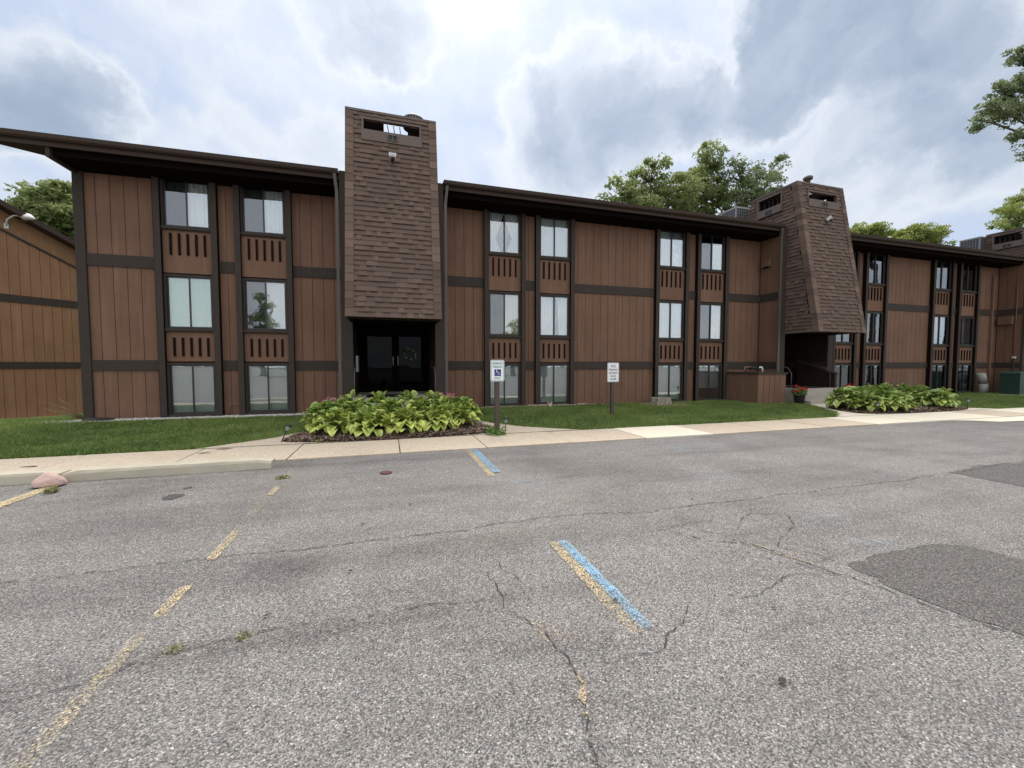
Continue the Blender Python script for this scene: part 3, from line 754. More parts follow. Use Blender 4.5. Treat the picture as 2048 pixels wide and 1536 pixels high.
for (a0, a1), (b0, b1) in (((-1.27, -.98), (1.33, 1.60)), ((14.75, 15.01), (17.35, 17.62)), ((30.8, 31.06), (33.36, 33.6))):
    fin(a0, a1, 1); fin(b0, b1, -1)

# roof edge
def eave(x0, x1, ends=(0, 0)):
    def shear(mb):
        if x0 < -5: mb.v = [(x, y, z - .07 - .07 * min(1, max(0, (-1.3 - x) / 7))) for x, y, z in mb.v]
    fb_ = MB().box(x0, x1, 12.405, 12.45, 6.76, 6.93, M['fascia']); shear(fb_); o = fb_.build('fascia_board', bld)
    gt = MB()
    prof = [(12.403, 6.99), (12.403, 6.88), (12.33, 6.868), (12.285, 6.905), (12.275, 6.995), (12.29, 6.995), (12.30, 6.92), (12.39, 6.90), (12.39, 6.985)]
    for (ya, za), (yb, zb) in zip(prof[:-1], prof[1:]): gt.face([(x0, ya, za), (x1, ya, za), (x1, yb, zb), (x0, yb, zb)], M['fascia'])
    for x in (x0, x1): gt.face([(x, y, z) for y, z in prof], M['fascia'])
    shear(gt); gt.build('gutter', o)
    sf = MB(); bx0 = max(x0, -8.0)
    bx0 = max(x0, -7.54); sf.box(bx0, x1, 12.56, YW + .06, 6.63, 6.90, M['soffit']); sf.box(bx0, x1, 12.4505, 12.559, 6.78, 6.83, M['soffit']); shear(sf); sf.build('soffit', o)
    if x0 < -8:
        bm_ = MB(); bm_.box(-7.62, -7.541, 12.46, YW + .06, 6.56, 6.835, M['fascia']); shear(bm_); bm_.build('beam_end', o)
    rf = MB()
    if x0 < -5:
        rf.prism([(-9.6, 12.46), (x1, 12.46), (x1, 15), (-7.7, 15), (-8.05, 13.4)], 6.915, 6.975, M['fascia']); shear(rf)
    else: rf.hexa([(x0, 12.36, 6.94), (x1, 12.36, 6.94), (x1, 24, 8.1), (x0, 24, 8.1), (x0, 12.36, 7.0), (x1, 12.36, 7.0), (x1, 24, 8.16), (x0, 24, 8.16)], M['fascia'])
    rf.build('roof_deck', bld)
eave(-10.2, -1.275); eave(1.605, 14.745); eave(17.625, 30.795); eave(33.61, 46)
def downspout(x, side):
    mb = MB()
    T = lambda p: p
    mb.box(x - .04, x + .04, 12.375, 12.43, FL - .02, 6.35, M['downspout'])
    mb.hexa([(x - .04, 12.375, 6.35), (x + .04, 12.375, 6.35), (x + .04, 12.43, 6.35), (x - .04, 12.43, 6.35), (x - .04 + side * .05, 12.31, 6.85), (x + .04 + side * .05, 12.31, 6.85), (x + .04 + side * .05, 12.37, 6.85), (x - .04 + side * .05, 12.37, 6.85)], M['downspout'])
    for z in (1.2, 3.4, 5.6): mb.box(x - .047, x + .047, 12.370, 12.4745, z, z + .03, M['downspout'])
    mb.build('downspout', bld)
downspout(-1.33, -1); downspout(1.66, 1); downspout(14.68, -1)

# shingled towers
def tower(c, idx):
    x0, x1 = c - 1.185, c + 1.185
    zb, zt = 2.79, (8.46 if idx == 0 else 8.55)
    yf = lambda z: 11.06 + (z - zb) * (1.03 / (zt - zb)) * (1.0 if z < 7.6 else 1.0)
    yb = lambda z: 14.05 + max(0, 8.55 - z) * .55
    # opening
    oz0, oz1, ox0, ox1 = 7.92, 8.20, c - .74, c + .74
    t = empty_part('entrance_tower', c)
    body = MB()
    # structural skins (inner), with real openings
    def skin(y, z): return (y, z)
    def quad(xa, xb, za, zb_): body.face([(xa, yf(za) + .012, za), (xb, yf(za) + .012, za), (xb, yf(zb_) + .012, zb_), (xa, yf(zb_) + .012, zb_)], M['shingle_edge'])
    quad(x0, x1, zb, oz0 - .30); quad(x0, ox0, oz0 - .30, oz1); quad(ox1, x1, oz0 - .30, oz1); quad(x0, x1, oz1, zt)
    so0, so1 = (12.70, 13.74)
    for x in (x0 + .01, x1 - .01):
        def sq(ya0, ya1, yb0, yb1, za, zb_): body.face([(x, ya0, za), (x, yb0, za), (x, yb1, zb_), (x, ya1, zb_)], M['shingle_edge'])
        sq(yf(zb), yf(7.69), 14.6, yb(7.69), zb, 7.69); sq(yf(7.69), yf(8.38), so0, so0, 7.69, 8.38); sq(so1, so1, yb(7.69), yb(8.38), 7.69, 8.38); sq(yf(8.38), yf(zt), yb(8.38), yb(zt), 8.38, zt)
    body.face([(x0, yb(7), 7), (x0, yb(zt), zt), (x1, yb(zt), zt), (x1, yb(7), 7)], M['shingle_edge'])
    # cap with a skylight hatch, three bars
    hx0, hx1, hy0, hy1 = c - .22, c + .46, 12.5, 13.25
    zc = zt
    for (xa, xb, ya, yb_) in ((x0, x1, yf(zt), hy0), (x0, x1, hy1, yb(zt)), (x0, hx0, hy0, hy1), (hx1, x1, hy0, hy1)):
        body.box(xa, xb, ya + (0.0), yb_, zc - .03, zc + .02, M['taupe'])
    for k in range(3): body.tube([(c - .12 + k * .17, hy0, zc - .06), (c - .06 + k * .17, hy1, zc - .02)], .012, M['black'], 6)
    body.box(x0 - .02, x1 + .02, yf(zt) - .03, yf(zt) - .002, zt - .03, zt + .03, M['taupe'])
    for x in (x0 - .025, x1 + .003): body.box(x, x + .022, yf(zt) + .0, yb(zt), zt - .03, zt + .03, M['taupe'])
    # underside
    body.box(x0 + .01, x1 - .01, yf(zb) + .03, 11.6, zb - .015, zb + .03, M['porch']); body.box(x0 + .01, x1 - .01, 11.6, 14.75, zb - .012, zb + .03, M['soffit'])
    # interior clutter seen through the openings
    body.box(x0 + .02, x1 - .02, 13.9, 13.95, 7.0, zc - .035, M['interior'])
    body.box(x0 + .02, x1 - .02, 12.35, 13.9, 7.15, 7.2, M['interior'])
    body.build('tower_frame', t)
    # shingles
    sh = MB()
    def tabs_front(xa, xb, z0, z1, exp_, wmin, wmax):
        z = z0; r = 0
        while z < z1 - .01:
            zz1 = min(z + exp_, z1); x = xa - random.uniform(0, .15)
            while x < xb:
                w = random.uniform(wmin, wmax); a0, a1 = max(x, xa), min(x + w, xb); x += w
                if a1 - a0 < .012: continue
                # keep clear of the louvre opening
                zm = (z + zz1) / 2; segs = [(a0, a1)]
                if oz0 - .30 < zm < oz1 + .03: segs = [(p, q) for p, q in ((a0, min(a1, ox0 - .02)), (max(a0, ox1 + .02), a1)) if q - p > .012]
                th = random.choice((.014, .014, .030)); tn = (.28 + random.random() * .18) if th < .02 else (.38 + random.random() * .24)
                for p, q in segs:
                    ylo, yhi = yf(z) - th, yf(zz1) - .003
                    L = [(p, ylo, z - .004), (q, ylo, z - .004), (q, yhi, zz1), (p, yhi, zz1)]
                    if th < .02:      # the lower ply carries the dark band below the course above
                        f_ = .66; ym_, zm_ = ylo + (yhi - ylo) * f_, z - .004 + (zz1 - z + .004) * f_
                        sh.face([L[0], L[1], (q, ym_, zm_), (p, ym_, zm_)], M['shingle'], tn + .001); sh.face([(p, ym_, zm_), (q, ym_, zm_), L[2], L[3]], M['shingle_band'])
                    else: sh.face(L, M['shingle'], tn + .001)
                    sh.face([(p, yf(z) + .006, z - .002), (q, yf(z) + .006, z - .002), L[1], L[0]], M['shingle_edge'])
                    sh.face([L[0], L[3], (p, yf(zz1) + .006, zz1), (p, yf(z) + .006, z)], M['shingle_edge']); sh.face([L[2], L[1], (q, yf(z) + .006, z), (q, yf(zz1) + .006, zz1)], M['shingle_edge'])
            z = zz1; r += 1
    tabs_front(x0 + .17, x1 - .17, zb, zt - .03, .135, .10, .21)
    # hip courses at both front corners
    for (p, q) in ((x0 - .022, x0 + .19), (x1 - .19, x1 + .022)):
        z = zb
        while z < zt - .05:
            zz = min(z + .225, zt - .02); tn = random.random()
            y0_, y1_ = yf(z) - .032, yf(zz) - .022
            sh.face([(p, y0_, z - .006), (q, y0_, z - .006), (q, y1_, zz), (p, y1_, zz)], M['shingle'], tn)
            sh.face([(p, yf(z), z - .006), (q, yf(z), z - .006), (q, y0_, z - .006), (p, y0_, z - .006)], M['shingle_edge'])
            xo = p if p < c - 1 else q
            sh.face([(xo, y0_, z - .006), (xo, y1_, zz), (xo, y1_ + .24, zz), (xo, y0_ + .24, z - .006)], M['shingle'], tn)
            z = zz
    # side courses
    for sx, x in ((-1, x0), (1, x1)):
        z = zb
        while z < zt - .04:
            zz = min(z + .135, zt - .03); y = yf(z) + .2 + random.uniform(0, .1) ; yend = (yb(z) if z > 6.9 else 13.38)
            while y < yend:
                w = random.uniform(.10, .34); y2 = min(y + w, yend); th = random.choice((.014, .014, .030)); tn = (.28 + random.random() * .18) if th < .02 else (.38 + random.random() * .24)
                zm = (z + zz) / 2
                segs = [(y, y2)]
                if 7.66 < zm < 8.42: segs = [(p, q) for p, q in ((y, min(y2, so0 - .03)), (max(y, so1 + .03), y2)) if q - p > .012]
                for p, q in segs:
                    xo = x + sx * th; xi = x + sx * .003
                    F4 = [(xo, p, z - .004), (xo, q, z - .004), (xi, q, zz), (xi, p, zz)]
                    
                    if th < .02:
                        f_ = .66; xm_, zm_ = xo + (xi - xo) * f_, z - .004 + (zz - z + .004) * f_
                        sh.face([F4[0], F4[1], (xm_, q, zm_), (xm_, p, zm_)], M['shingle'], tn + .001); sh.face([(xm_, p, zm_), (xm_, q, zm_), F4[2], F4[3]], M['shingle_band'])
                    else: sh.face(F4, M['shingle'], tn + .001)
                    sh.face([(x, p, z - .002), (x, q, z - .002), F4[1], F4[0]], M['shingle_edge'])
                    sh.face([F4[0], F4[3], (x, p, zz), (x, p, z)], M['shingle_edge']); sh.face([F4[1], F4[2], (x, q, zz), (x, q, z)], M['shingle_edge'])
                y = y2
            z = zz
    sh.build('shingle_cladding', t)
    # opening frame, apron board, vent grille
    ym = yf(oz0)
    lv = MB()
    for (xa, xb, za, zb_) in ((ox0 - .05, ox0, oz0 - .02, oz1 + .05), (ox1, ox1 + .05, oz0 - .02, oz1 + .05), (ox0, ox1, oz1, oz1 + .05), (ox0, ox1, oz0 - .03, oz0 + .01)):
        lv.box(xa, xb, yf(oz1) - .075, yf(oz1) + .05, za, zb_, M['taupe'])
    lv.box(ox0 - .06, ox1 + .06, ym - .09, ym - .02, oz0 - .30, oz0 - .035, M['taupe'])
    lv.build('vent_opening', t)
    vg = MB(); gx0, gx1, gz0, gz1 = c - .13, c + .15, oz0 - .245, oz0 - .085; gy = ym - .113
    for (xa, xb, za, zb_) in ((gx0, gx0 + .025, gz0, gz1), (gx1 - .025, gx1, gz0, gz1), (gx0 + .025, gx1 - .025, gz1 - .022, gz1), (gx0 + .025, gx1 - .025, gz0, gz0 + .022), ((gx0 + gx1) / 2 - .012, (gx0 + gx1) / 2 + .012, gz0 + .022, gz1 - .022)):
        vg.box(xa, xb, gy, gy + .022, za, zb_, M['downspout'])
    vg.box(gx0 + .02, gx1 - .02, gy + .014, gy + .0225, gz0 + .02, gz1 - .02, M['black']); vg.build('vent_grille', t)
    # side opening on the left face
    sv = MB(); xs_ = x0
    for (ya, yb_, za, zb_) in ((so0 - .05, so0, 7.66, 8.43), (so1, so1 + .05, 7.66, 8.43), (so0, so1, 8.38, 8.43), (so0, so1, 7.92, 7.96)):
        sv.box(xs_ - .07, xs_ + .03, ya, yb_, za, zb_, M['taupe'])
    sv.box(xs_ - .085, xs_ - .03, so0, so1, 7.66, 7.918, M['taupe'])
    ymid = (so0 + so1) / 2
    sv.box(xs_ - .10, xs_ - .086, ymid - .16, ymid + .16, 7.71, 7.87, M['downspout']); sv.box(xs_ - .105, xs_ - .1005, ymid - .13, ymid - .02, 7.73, 7.85, M['black']); sv.box(xs_ - .105, xs_ - .1005, ymid + .02, ymid + .13, 7.73, 7.85, M['black'])
    for k in range(5): sv.tube([(xs_ + .1, so0 + .15 + k * .18, 7.96), (xs_ + .12 + .05 * (k % 2), so0 + .12 + k * .19, 8.2), (xs_ + .1, so0 + .2 + k * .17, 8.36)], .010, M['downspout'], 5)
    sv.build('side_vent', t)
    # flood lamp
    fl = MB(); fz = 7.12; fy = yf(fz)
    fl.lathe(c, fy - .02, [(.05, fz - .06), (.05, fz + .06)], M['taupe'], 12)
    T = Matrix.Translation((c, fy - .16, fz + .03)) @ Euler((math.radians(-30), 0, math.radians(25 if idx else 0))).to_matrix().to_4x4()
    fl.hexa([(-.09, -.08, -.07), (.09, -.08, -.07), (.055, .09, -.05), (-.055, .09, -.05), (-.09, -.08, .07), (.09, -.08, .07), (.055, .09, .05), (-.055, .09, .05)], M['metal_white'], T)
    fl.box(-.075, .075, -.088, -.0805, -.055, .055, M['lens'], T)
    fl.box(-.05, .05, -.05, .06, -.115, -.071, M['black'], T)
    fl.tube([(c, fy - .02, fz), (c, fy - .1, fz - .03), (c, fy - .15, fz + .0)], .016, M['taupe'], 6)
    fl.build('flood_lamp', t)
    return t
def empty_part(name, c):
    o = bpy.data.objects.new(name, None); COL.objects.link(o); o.parent = bld; o['_org'] = tuple(bld['_org']); o.empty_display_size = .2; return o
for i, c in enumerate((TC[0], TC[1], TC[2])): tower(c, i)

# entrances: porch, steps, doors, walls
def entrance(c, idx):
    x0, x1 = c - 1.135, c + 1.175
    st = MB()
    st.box(x0, x1, 11.95, 14.75, 0, .64, M['step']); st.box(x0 - .02, x1 + .02, 11.62, 11.949, 0, .43, M['step'])
    st.box(x0 - .02, x1 + .04, 11.30, 11.619, 0, .22, M['step'])
    st.build('entrance_steps', bld)
    MB().box(c - .8, c + .55, 12.05, 13.2, .641, .655, M['black']).build('door_mat', bld)
    bw = MB(); yb = 14.72
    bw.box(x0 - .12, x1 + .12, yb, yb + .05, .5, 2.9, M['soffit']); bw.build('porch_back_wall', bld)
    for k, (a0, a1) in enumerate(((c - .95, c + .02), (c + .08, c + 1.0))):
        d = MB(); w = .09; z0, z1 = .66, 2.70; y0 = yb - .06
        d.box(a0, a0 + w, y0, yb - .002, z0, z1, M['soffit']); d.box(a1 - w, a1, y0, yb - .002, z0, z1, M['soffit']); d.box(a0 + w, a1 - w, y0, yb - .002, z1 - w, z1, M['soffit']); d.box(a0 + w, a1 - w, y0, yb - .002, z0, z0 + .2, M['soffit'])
        o = d.build('entrance_door', bld)
        MB().box(a0 + w, a1 - w, y0 + .02, y0 + .026, z0 + .2, z1 - w, M['glass_dark']).build('door_glass', o)
        hx = a1 - .05 if k == 0 else a0 + .05
        h = MB(); h.tube([(hx, y0 - .01, 1.55), (hx, y0 - .05, 1.56), (hx, y0 - .05, 1.84), (hx, y0 - .01, 1.85)], .012, M['metal_white'], 8); h.build('handle', o)
    # mailboxes
    mb = MB(); xx = x0 - .01
    mb.box(xx, xx + .05, 13.5, 14.1, 1.35, 1.85, M['metal_white'])
    for k in range(3): mb.box(xx + .05, xx + .056, 13.53 + k * .19, 13.69 + k * .19, 1.38, 1.82, M['metal_grey'])
    mb.build('mailbox_panel', bld)
    for sx, xr in ((1, x0 + .04), (-1, x1 - (.2 if idx else .04))):
        r = MB(); r.tube([(xr, 12.35, 1.42), (xr, 12.05, 1.45), (xr, 11.85, 1.36), (xr, 11.65, 1.15), (xr, 11.6, .95), (xr, 11.63, .66)] if False else [(xr, 13.1, 1.5), (xr, 12.55, 1.5), (xr, 12.3, 1.44), (xr, 12.14, 1.22), (xr, 12.14, .64)], .015, M['downspout'], 8); r.build('handrail', bld)
    if idx:
        # low inner wall with a sloped cap beside the steps
        X0, X1 = c + 1.02, c + 1.14
        mb = MB(); poly = [(12.0, .64), (13.6, .64), (13.6, 1.72), (12.0, 1.20)]
        lo = [(X0, y, z) for y, z in poly]; hi = [(X1, y, z) for y, z in poly]
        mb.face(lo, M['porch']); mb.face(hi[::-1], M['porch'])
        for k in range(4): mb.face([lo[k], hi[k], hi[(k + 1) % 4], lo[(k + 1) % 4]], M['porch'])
        o = mb.build('cheek_wall', bld)
        MB().hexa([(X0 - .04, 11.96, 1.19), (X1 + .02, 11.96, 1.19), (X1 + .02, 13.6, 1.725), (X0 - .04, 13.6, 1.725), (X0 - .04, 11.96, 1.25), (X1 + .02, 11.96, 1.25), (X1 + .02, 13.6, 1.785), (X0 - .04, 13.6, 1.785)], M['trim']).build('cap', o)
for i, c in enumerate(TC): entrance(c, i)

# wreath on the right door of the first entrance hangs by itself
w = MB()
for k in range(26):
    t = 2 * PI * k / 26; r = .19 + random.uniform(-.03, .03)
    p = Vector((.157 + .55 + r * math.cos(t), 14.60, 1.92 + r * math.sin(t)))
    for q in range(3):
        d = Vector((random.uniform(-1, 1), random.uniform(-.6, .1), random.uniform(-1, 1))).normalized() * .07
        w.face([p, p + d * .6 + Vector((.015, 0, .01)), p + d, p + d * .6 - Vector((.015, 0, .01))], M['weed'], random.random())
    if k % 4 == 0: w.lathe(p.x, p.y - .03, [(.004, p.z - .022), (.02, p.z - .01), (.02, p.z + .01), (.004, p.z + .022)], M['metal_white'], 8)
tag(w.build('wreath', origin=(.707, 14.6, 1.92)), 'round leafy wreath with pale berries hanging on the first entrance door', 'wreath')

# vent hood on the fin by the second tower
vh = MB(); vh.hexa([(14.56, 12.88, 5.52), (14.765, 12.88, 5.52), (14.765, 13.2, 5.52), (14.56, 13.2, 5.52), (14.66, 12.88, 5.86), (14.765, 12.88, 5.86), (14.765, 13.2, 5.86), (14.66, 13.2, 5.86)], M['siding'])
vh.box(14.60, 14.75, 12.92, 13.16, 5.50, 5.519, M['black']); vh.build('vent_hood', bld)
# pipe chases, conduit on the far inside corner (bay beside the third tower)
pc = MB(); pc.box(30.2, 30.32, 13.3, 13.385, FL, 6.2, M['siding']); pc.build('pipe_chase', bld)
dv = MB(); dv.box(30.55, 30.765, 12.75, 13.25, 3.66, 4.05, M['siding']); dv.build('vent_box', bld)
cd = MB(); cd.tube([(30.76, 12.68, 1.2), (30.76, 12.68, 5.6)], .02, M['siding'], 6); cd.box(30.68, 30.77, 12.6, 12.72, 1.9, 2.0, M['metal_white']); cd.build('conduit', bld)
bl_ = MB(); bl_.lathe(TC[1] + .02, 12.6, [(.085, 8.57), (.085, 8.98), (.095, 8.98)], M['taupe'], 14); bl_.lathe(TC[1] + .02, 12.6, [(.15, 8.985), (.17, 9.0), (.17, 9.08), (.13, 9.12)], M['downspout'], 14); bl_.build('roof_vent', bld)
tv = MB(); tv.lathe(TC[0] + .62, 12.6, [(.30, 8.48), (.31, 8.56), (.31, 8.72), (.27, 8.76), (.15, 8.78)], M['downspout'], 24)
for k in range(24):
    t = 2 * PI * k / 24; T = Matrix.Translation((TC[0] + .62 + .312 * math.cos(t), 12.6 + .312 * math.sin(t), 8.68)) @ Matrix.Rotation(t, 4, 'Z'); tv.box(-.006, .004, -.022, .022, -.022, .022, M['black'], T)
tv.build('roof_turbine', bld)

# rooftop condensers: their own things
def condenser(x, y, z, label):
    t = empty('air_condenser', (x, y, z), label, 'air conditioner', 'rooftop air conditioners')
    mb = MB()
    for sx in (-.42, .38): 
        for sy in (-.42, .38): mb.box(x + sx, x + sx + .04, y + sy, y + sy + .04, z, z + .85, M['metal_grey'])
    mb.box(x - .43, x + .43, y - .43, y + .43, z + .78, z + .86, M['metal_grey']); mb.box(x - .43, x + .43, y - .43, y + .43, z + .0, z + .08, M['metal_grey']); mb.build('cabinet', t)
    co = MB(); co.box(x - .40, x + .40, y - .40, y + .40, z + .081, z + .779, M['coil']); co.build('coil', t)
    gr = MB()
    for k in range(7):
        u = -.36 + k * .12
        gr.box(x - .415, x - .4105, y + u - .008, y + u + .008, z + .08, z + .78, M['metal_grey']); gr.box(x + u - .008, x + u + .008, y - .415, y - .4105, z + .08, z + .78, M['metal_grey'])
    for k in range(5):
        u = .14 + k * .14; gr.box(x - .422, x - .4155, y - .41, y + .41, z + u - .006, z + u + .006, M['metal_grey']); gr.box(x - .41, x + .41, y - .422, y - .4155, z + u - .006, z + u + .006, M['metal_grey'])
    gr.build('guard_grille', t); return t
condenser(15.0, 14.95, 7.62, 'grey rooftop air conditioner behind the second shingled tower')
condenser(31.0, 14.5, 7.62, 'grey rooftop air conditioner beside the far right shingled tower')

# ---------------------------------------------------------------- left building
P0, P1 = Vector((-15.1, 21.75, 0)), Vector((-13.7, 23.5, 0))
d = (P0 - P1).normalized()                 # along the wall towards the camera's left
nrm = Vector((-d.y, d.x, 0));
if nrm.x < 0: nrm = -nrm
T2 = Matrix(((d.x, -nrm.x, 0, P1.x), (d.y, -nrm.y, 0, P1.y), (0, 0, 1, 0), (0, 0, 0, 1)))    # local: s along wall, depth behind, z
lb = empty('apartment_building', tuple(P1 + Vector((0, 0, -.85))), 'tan brown wood sided building with a sloping roof edge at the left of the photo', 'building')
lz0 = -.95
def rz(s): return 7.02 + .487 * (s)
def lsiding(z0, z1f):
    mb = MB(); s = -3.0
    while s < 9:
        a0, a1 = s + .007, s + .296
        zt0, zt1 = (z1f(a0), z1f(a1)) if callable(z1f) else (z1f, z1f)
        if min(zt0, zt1) > z0: mb.hexa([(a0, 0, z0), (a1, 0, z0), (a1, .02, z0), (a0, .02, z0), (a0, 0, zt0), (a1, 0, zt1), (a1, .02, zt1), (a0, .02, zt0)], M['siding_old'], T2)
        s += .303
    zt0, zt1 = (z1f(-3), z1f(9)) if callable(z1f) else (z1f, z1f)
    mb.hexa([(-3, .012, z0), (9, .012, z0), (9, .05, z0), (-3, .05, z0), (-3, .012, zt0), (9, .012, zt1), (9, .05, zt1), (-3, .05, zt0)], M['groove'], T2)
    return mb.build('siding_panel', lb)
lsiding(lz0, 1.41); lsiding(1.69, 4.14); lsiding(4.45, lambda s: rz(s) - .95)
for z0, z1 in ((1.41, 1.69), (4.14, 4.45)): MB().box(-3, 9, -.035, .02, z0, z1, M['trim'], T2).build('belt_board', lb)
fz = MB()
fz.hexa([(-3, -.002, rz(-3) - .94), (9, -.002, rz(9) - .94), (9, .03, rz(9) - .94), (-3, .03, rz(-3) - .94), (-3, -.002, rz(-3) - .12), (9, -.002, rz(9) - .12), (9, .03, rz(9) - .12), (-3, .03, rz(-3) - .12)], M['siding_old'], T2)
fz.hexa([(-3, -.06, rz(-3) - 1.0), (9, -.06, rz(9) - 1.0), (9, -.003, rz(9) - 1.0), (-3, -.003, rz(-3) - 1.0), (-3, -.06, rz(-3) - .93), (9, -.06, rz(9) - .93), (9, -.003, rz(9) - .93), (-3, -.003, rz(-3) - .93)], M['trim'], T2)
fz.build('gable_band', lb)
rf = MB(); rf.hexa([(-3.5, -.55, rz(-3.5) - .17), (10, -.55, rz(10) - .17), (10, 8, rz(10) - .17), (-3.5, 8, rz(-3.5) - .17), (-3.5, -.55, rz(-3.5) - .02), (10, -.55, rz(10) - .02), (10, 8, rz(10) - .02), (-3.5, 8, rz(-3.5) - .02)], M['fascia'], T2)
rf.hexa([(-3.5, -.60, rz(-3.5) - .20), (10, -.60, rz(10) - .20), (10, -.551, rz(10) - .20), (-3.5, -.551, rz(-3.5) - .20), (-3.5, -.60, rz(-3.5) + .02), (10, -.60, rz(10) + .02), (10, -.551, rz(10) + .02), (-3.5, -.551, rz(-3.5) + .02)], M['fascia'], T2)
rf.build('roof', lb)
def lt(px, py):      # wall-plane point under a pixel
    r = ray(px, py); o = Vector((0, 0, CAM_H)); n = nrm; t = (P1 - o).dot(n) / r.dot(n); p = o + r * t; return p
pe = lt(47, 436); q = T2.inverted() @ pe
MB().box(q.x - .12, q.x + .12, -.5, -.003, q.z - .2, q.z + .13, M['taupe'], T2).build('beam_end', lb)
pl = lt(12, 452); q = T2.inverted() @ pl
lm = MB(); W = lambda s, dd, z: tuple(T2 @ Vector((s, dd, z)))
lm.tube([W(q.x, -.01, q.z), W(q.x, -.12, q.z + .25), W(q.x - .12, -.3, q.z + .42), W(q.x - .35, -.45, q.z + .46)], .03, M['metal_white'], 8)
lm.box(q.x - .06, q.x + .06, -.03, -.001, q.z - .1, q.z + .1, M['metal_white'], T2)
lamp = lm.build('wall_lamp', lb)
hd = MB(); c_ = W(q.x - .45, -.5, 0); hd.lathe(c_[0], c_[1], [(.05, q.z + .58), (.12, q.z + .54), (.20, q.z + .44), (.21, q.z + .38), (.15, q.z + .34), (.06, q.z + .30)], M['metal_white'], 16); hd.build('lamp_head', lamp)
cs = MB(); cs.box(-3, 9, -.55, -.05, -1.1, gz(-15, 22) + .05, M['concrete_new'], T2); struct(cs.build('foundation_walk'))

# ---------------------------------------------------------------- signs
def text_faces(mb, body, size, cx, z, y, m, width=1.0):
    cu = bpy.data.curves.new('t', 'FONT'); cu.body = body; cu.size = size; cu.align_x = 'CENTER'; cu.offset = size * .012
    ob = bpy.data.objects.new('t', cu); COL.objects.link(ob); dg = bpy.context.evaluated_depsgraph_get()
    me = bpy.data.meshes.new_from_object(ob.evaluated_get(dg))
    for p in me.polygons:
        mb.face([(cx + me.vertices[i].co.x * width, y, z + me.vertices[i].co.y) for i in p.vertices], m)
    bpy.data.objects.remove(ob); bpy.data.curves.remove(cu); bpy.data.meshes.remove(me)
def rrect(cx, cz, w, h, r, n=6):
    P = []
    for sx, sz, a0 in ((1, 1, 0), (-1, 1, 90), (-1, -1, 180), (1, -1, 270)):
        for k in range(n + 1):
            t = math.radians(a0 + 90 * k / n); P.append((cx + sx * (w / 2 - r) + r * math.cos(t), cz + sz * (h / 2 - r) + r * math.sin(t)))
    return P
def plate(mb, cx, cz, w, h, y, m, th=.004, r=.03):
    P = rrect(cx, cz, w, h, r)
    mb.face([(x, y, z) for x, z in P], m); mb.face([(x, y + th, z) for x, z in P][::-1], M['metal_grey'])
    for k in range(len(P)): a_, b_ = P[k], P[(k + 1) % len(P)]; mb.face([(a_[0], y, a_[1]), (a_[0], y + th, a_[1]), (b_[0], y + th, b_[1]), (b_[0], y, b_[1])], m)
def ring(mb, cx, cz, w, h, y, m, bw, r=.03):
    A = rrect(cx, cz, w, h, r); B = rrect(cx, cz, w - 2 * bw, h - 2 * bw, max(.004, r - bw))
    for k in range(len(A)): k2 = (k + 1) % len(A); mb.face([(A[k][0], y, A[k][1]), (A[k2][0], y, A[k2][1]), (B[k2][0], y, B[k2][1]), (B[k][0], y, B[k][1])], m)
def stroke(mb, pts, w, y, m):
    for (a_, b_) in zip(pts[:-1], pts[1:]):
        a_, b_ = Vector(a_), Vector(b_); dd = (b_ - a_).normalized(); nn = Vector((-dd.y, dd.x)) * w / 2; e = dd * w * .3
        mb.face([((a_ - e + nn).x, y, (a_ - e + nn).y), ((b_ + e + nn).x, y, (b_ + e + nn).y), ((b_ + e - nn).x, y, (b_ + e - nn).y), ((a_ - e - nn).x, y, (a_ - e - nn).y)], m)
def sign_post(name, x, y, z0, ztop, w, label, cat):
    t = empty(name, (x, y, z0), label, cat)
    p = MB(); p.box(x - .048, x + .048, y, y + .09, z0 - .05, ztop, M['post_brown']); p.build('post', t); return t
sx_, sy_ = 2.255, 8.60
t = sign_post('parking_sign', sx_, sy_ + .01, gz(2, 8.6), 1.62, .09, 'white reserved parking sign with blue wheelchair symbol on a brown post beside the mulch bed', 'sign')
mb = MB(); Z = 1.437; plate(mb, sx_, Z, .31, .465, sy_ + .002, M['sign_white'], r=.035); ring(mb, sx_, Z, .285, .44, sy_ - .0005, M['sign_green'], .007, .028); pl_ = mb.build('sign_panel', t)
tx = MB(); yy = sy_ - .001
text_faces(tx, 'RESERVED', .062, sx_, Z + .135, yy, M['sign_green'], .82); text_faces(tx, 'PARKING', .062, sx_, Z + .062, yy, M['sign_green'], .82); text_faces(tx, 'ONLY', .062, sx_, Z - .185, yy, M['sign_green'], .9); tx.build('lettering', pl_)
ib = MB(); ic, iz = sx_ + .005, Z - .045; q_ = .073
ib.face([(ic - q_, yy, iz - q_), (ic + q_, yy, iz - q_), (ic + q_, yy, iz + q_), (ic - q_, yy, iz + q_)], M['sign_blue'])
y3 = yy - .001; Wm = M['sign_white']; sc = q_ / .073
ib.face([(ic - .022 + .011 * math.cos(a_), y3, iz + .054 + .011 * math.sin(a_)) for a_ in np.linspace(0, 2 * PI, 17)[:-1]], Wm)
stroke(ib, [(ic - .022, iz + .042), (ic - .018, iz + .006), (ic + .018, iz + .006), (ic + .036, iz - .036), (ic + .052, iz - .030)], .011, y3, Wm)
stroke(ib, [(ic - .020, iz + .024), (ic + .012, iz + .024)], .009, y3, Wm)
arc = [(ic - .008 + .036 * math.cos(a_), iz - .016 + .036 * math.sin(a_)) for a_ in np.linspace(math.radians(125), math.radians(345), 16)]
stroke(ib, arc, .010, y3 - .0004, Wm); ib.build('wheelchair_symbol', pl_)
nx, ny = 6.26, 10.55
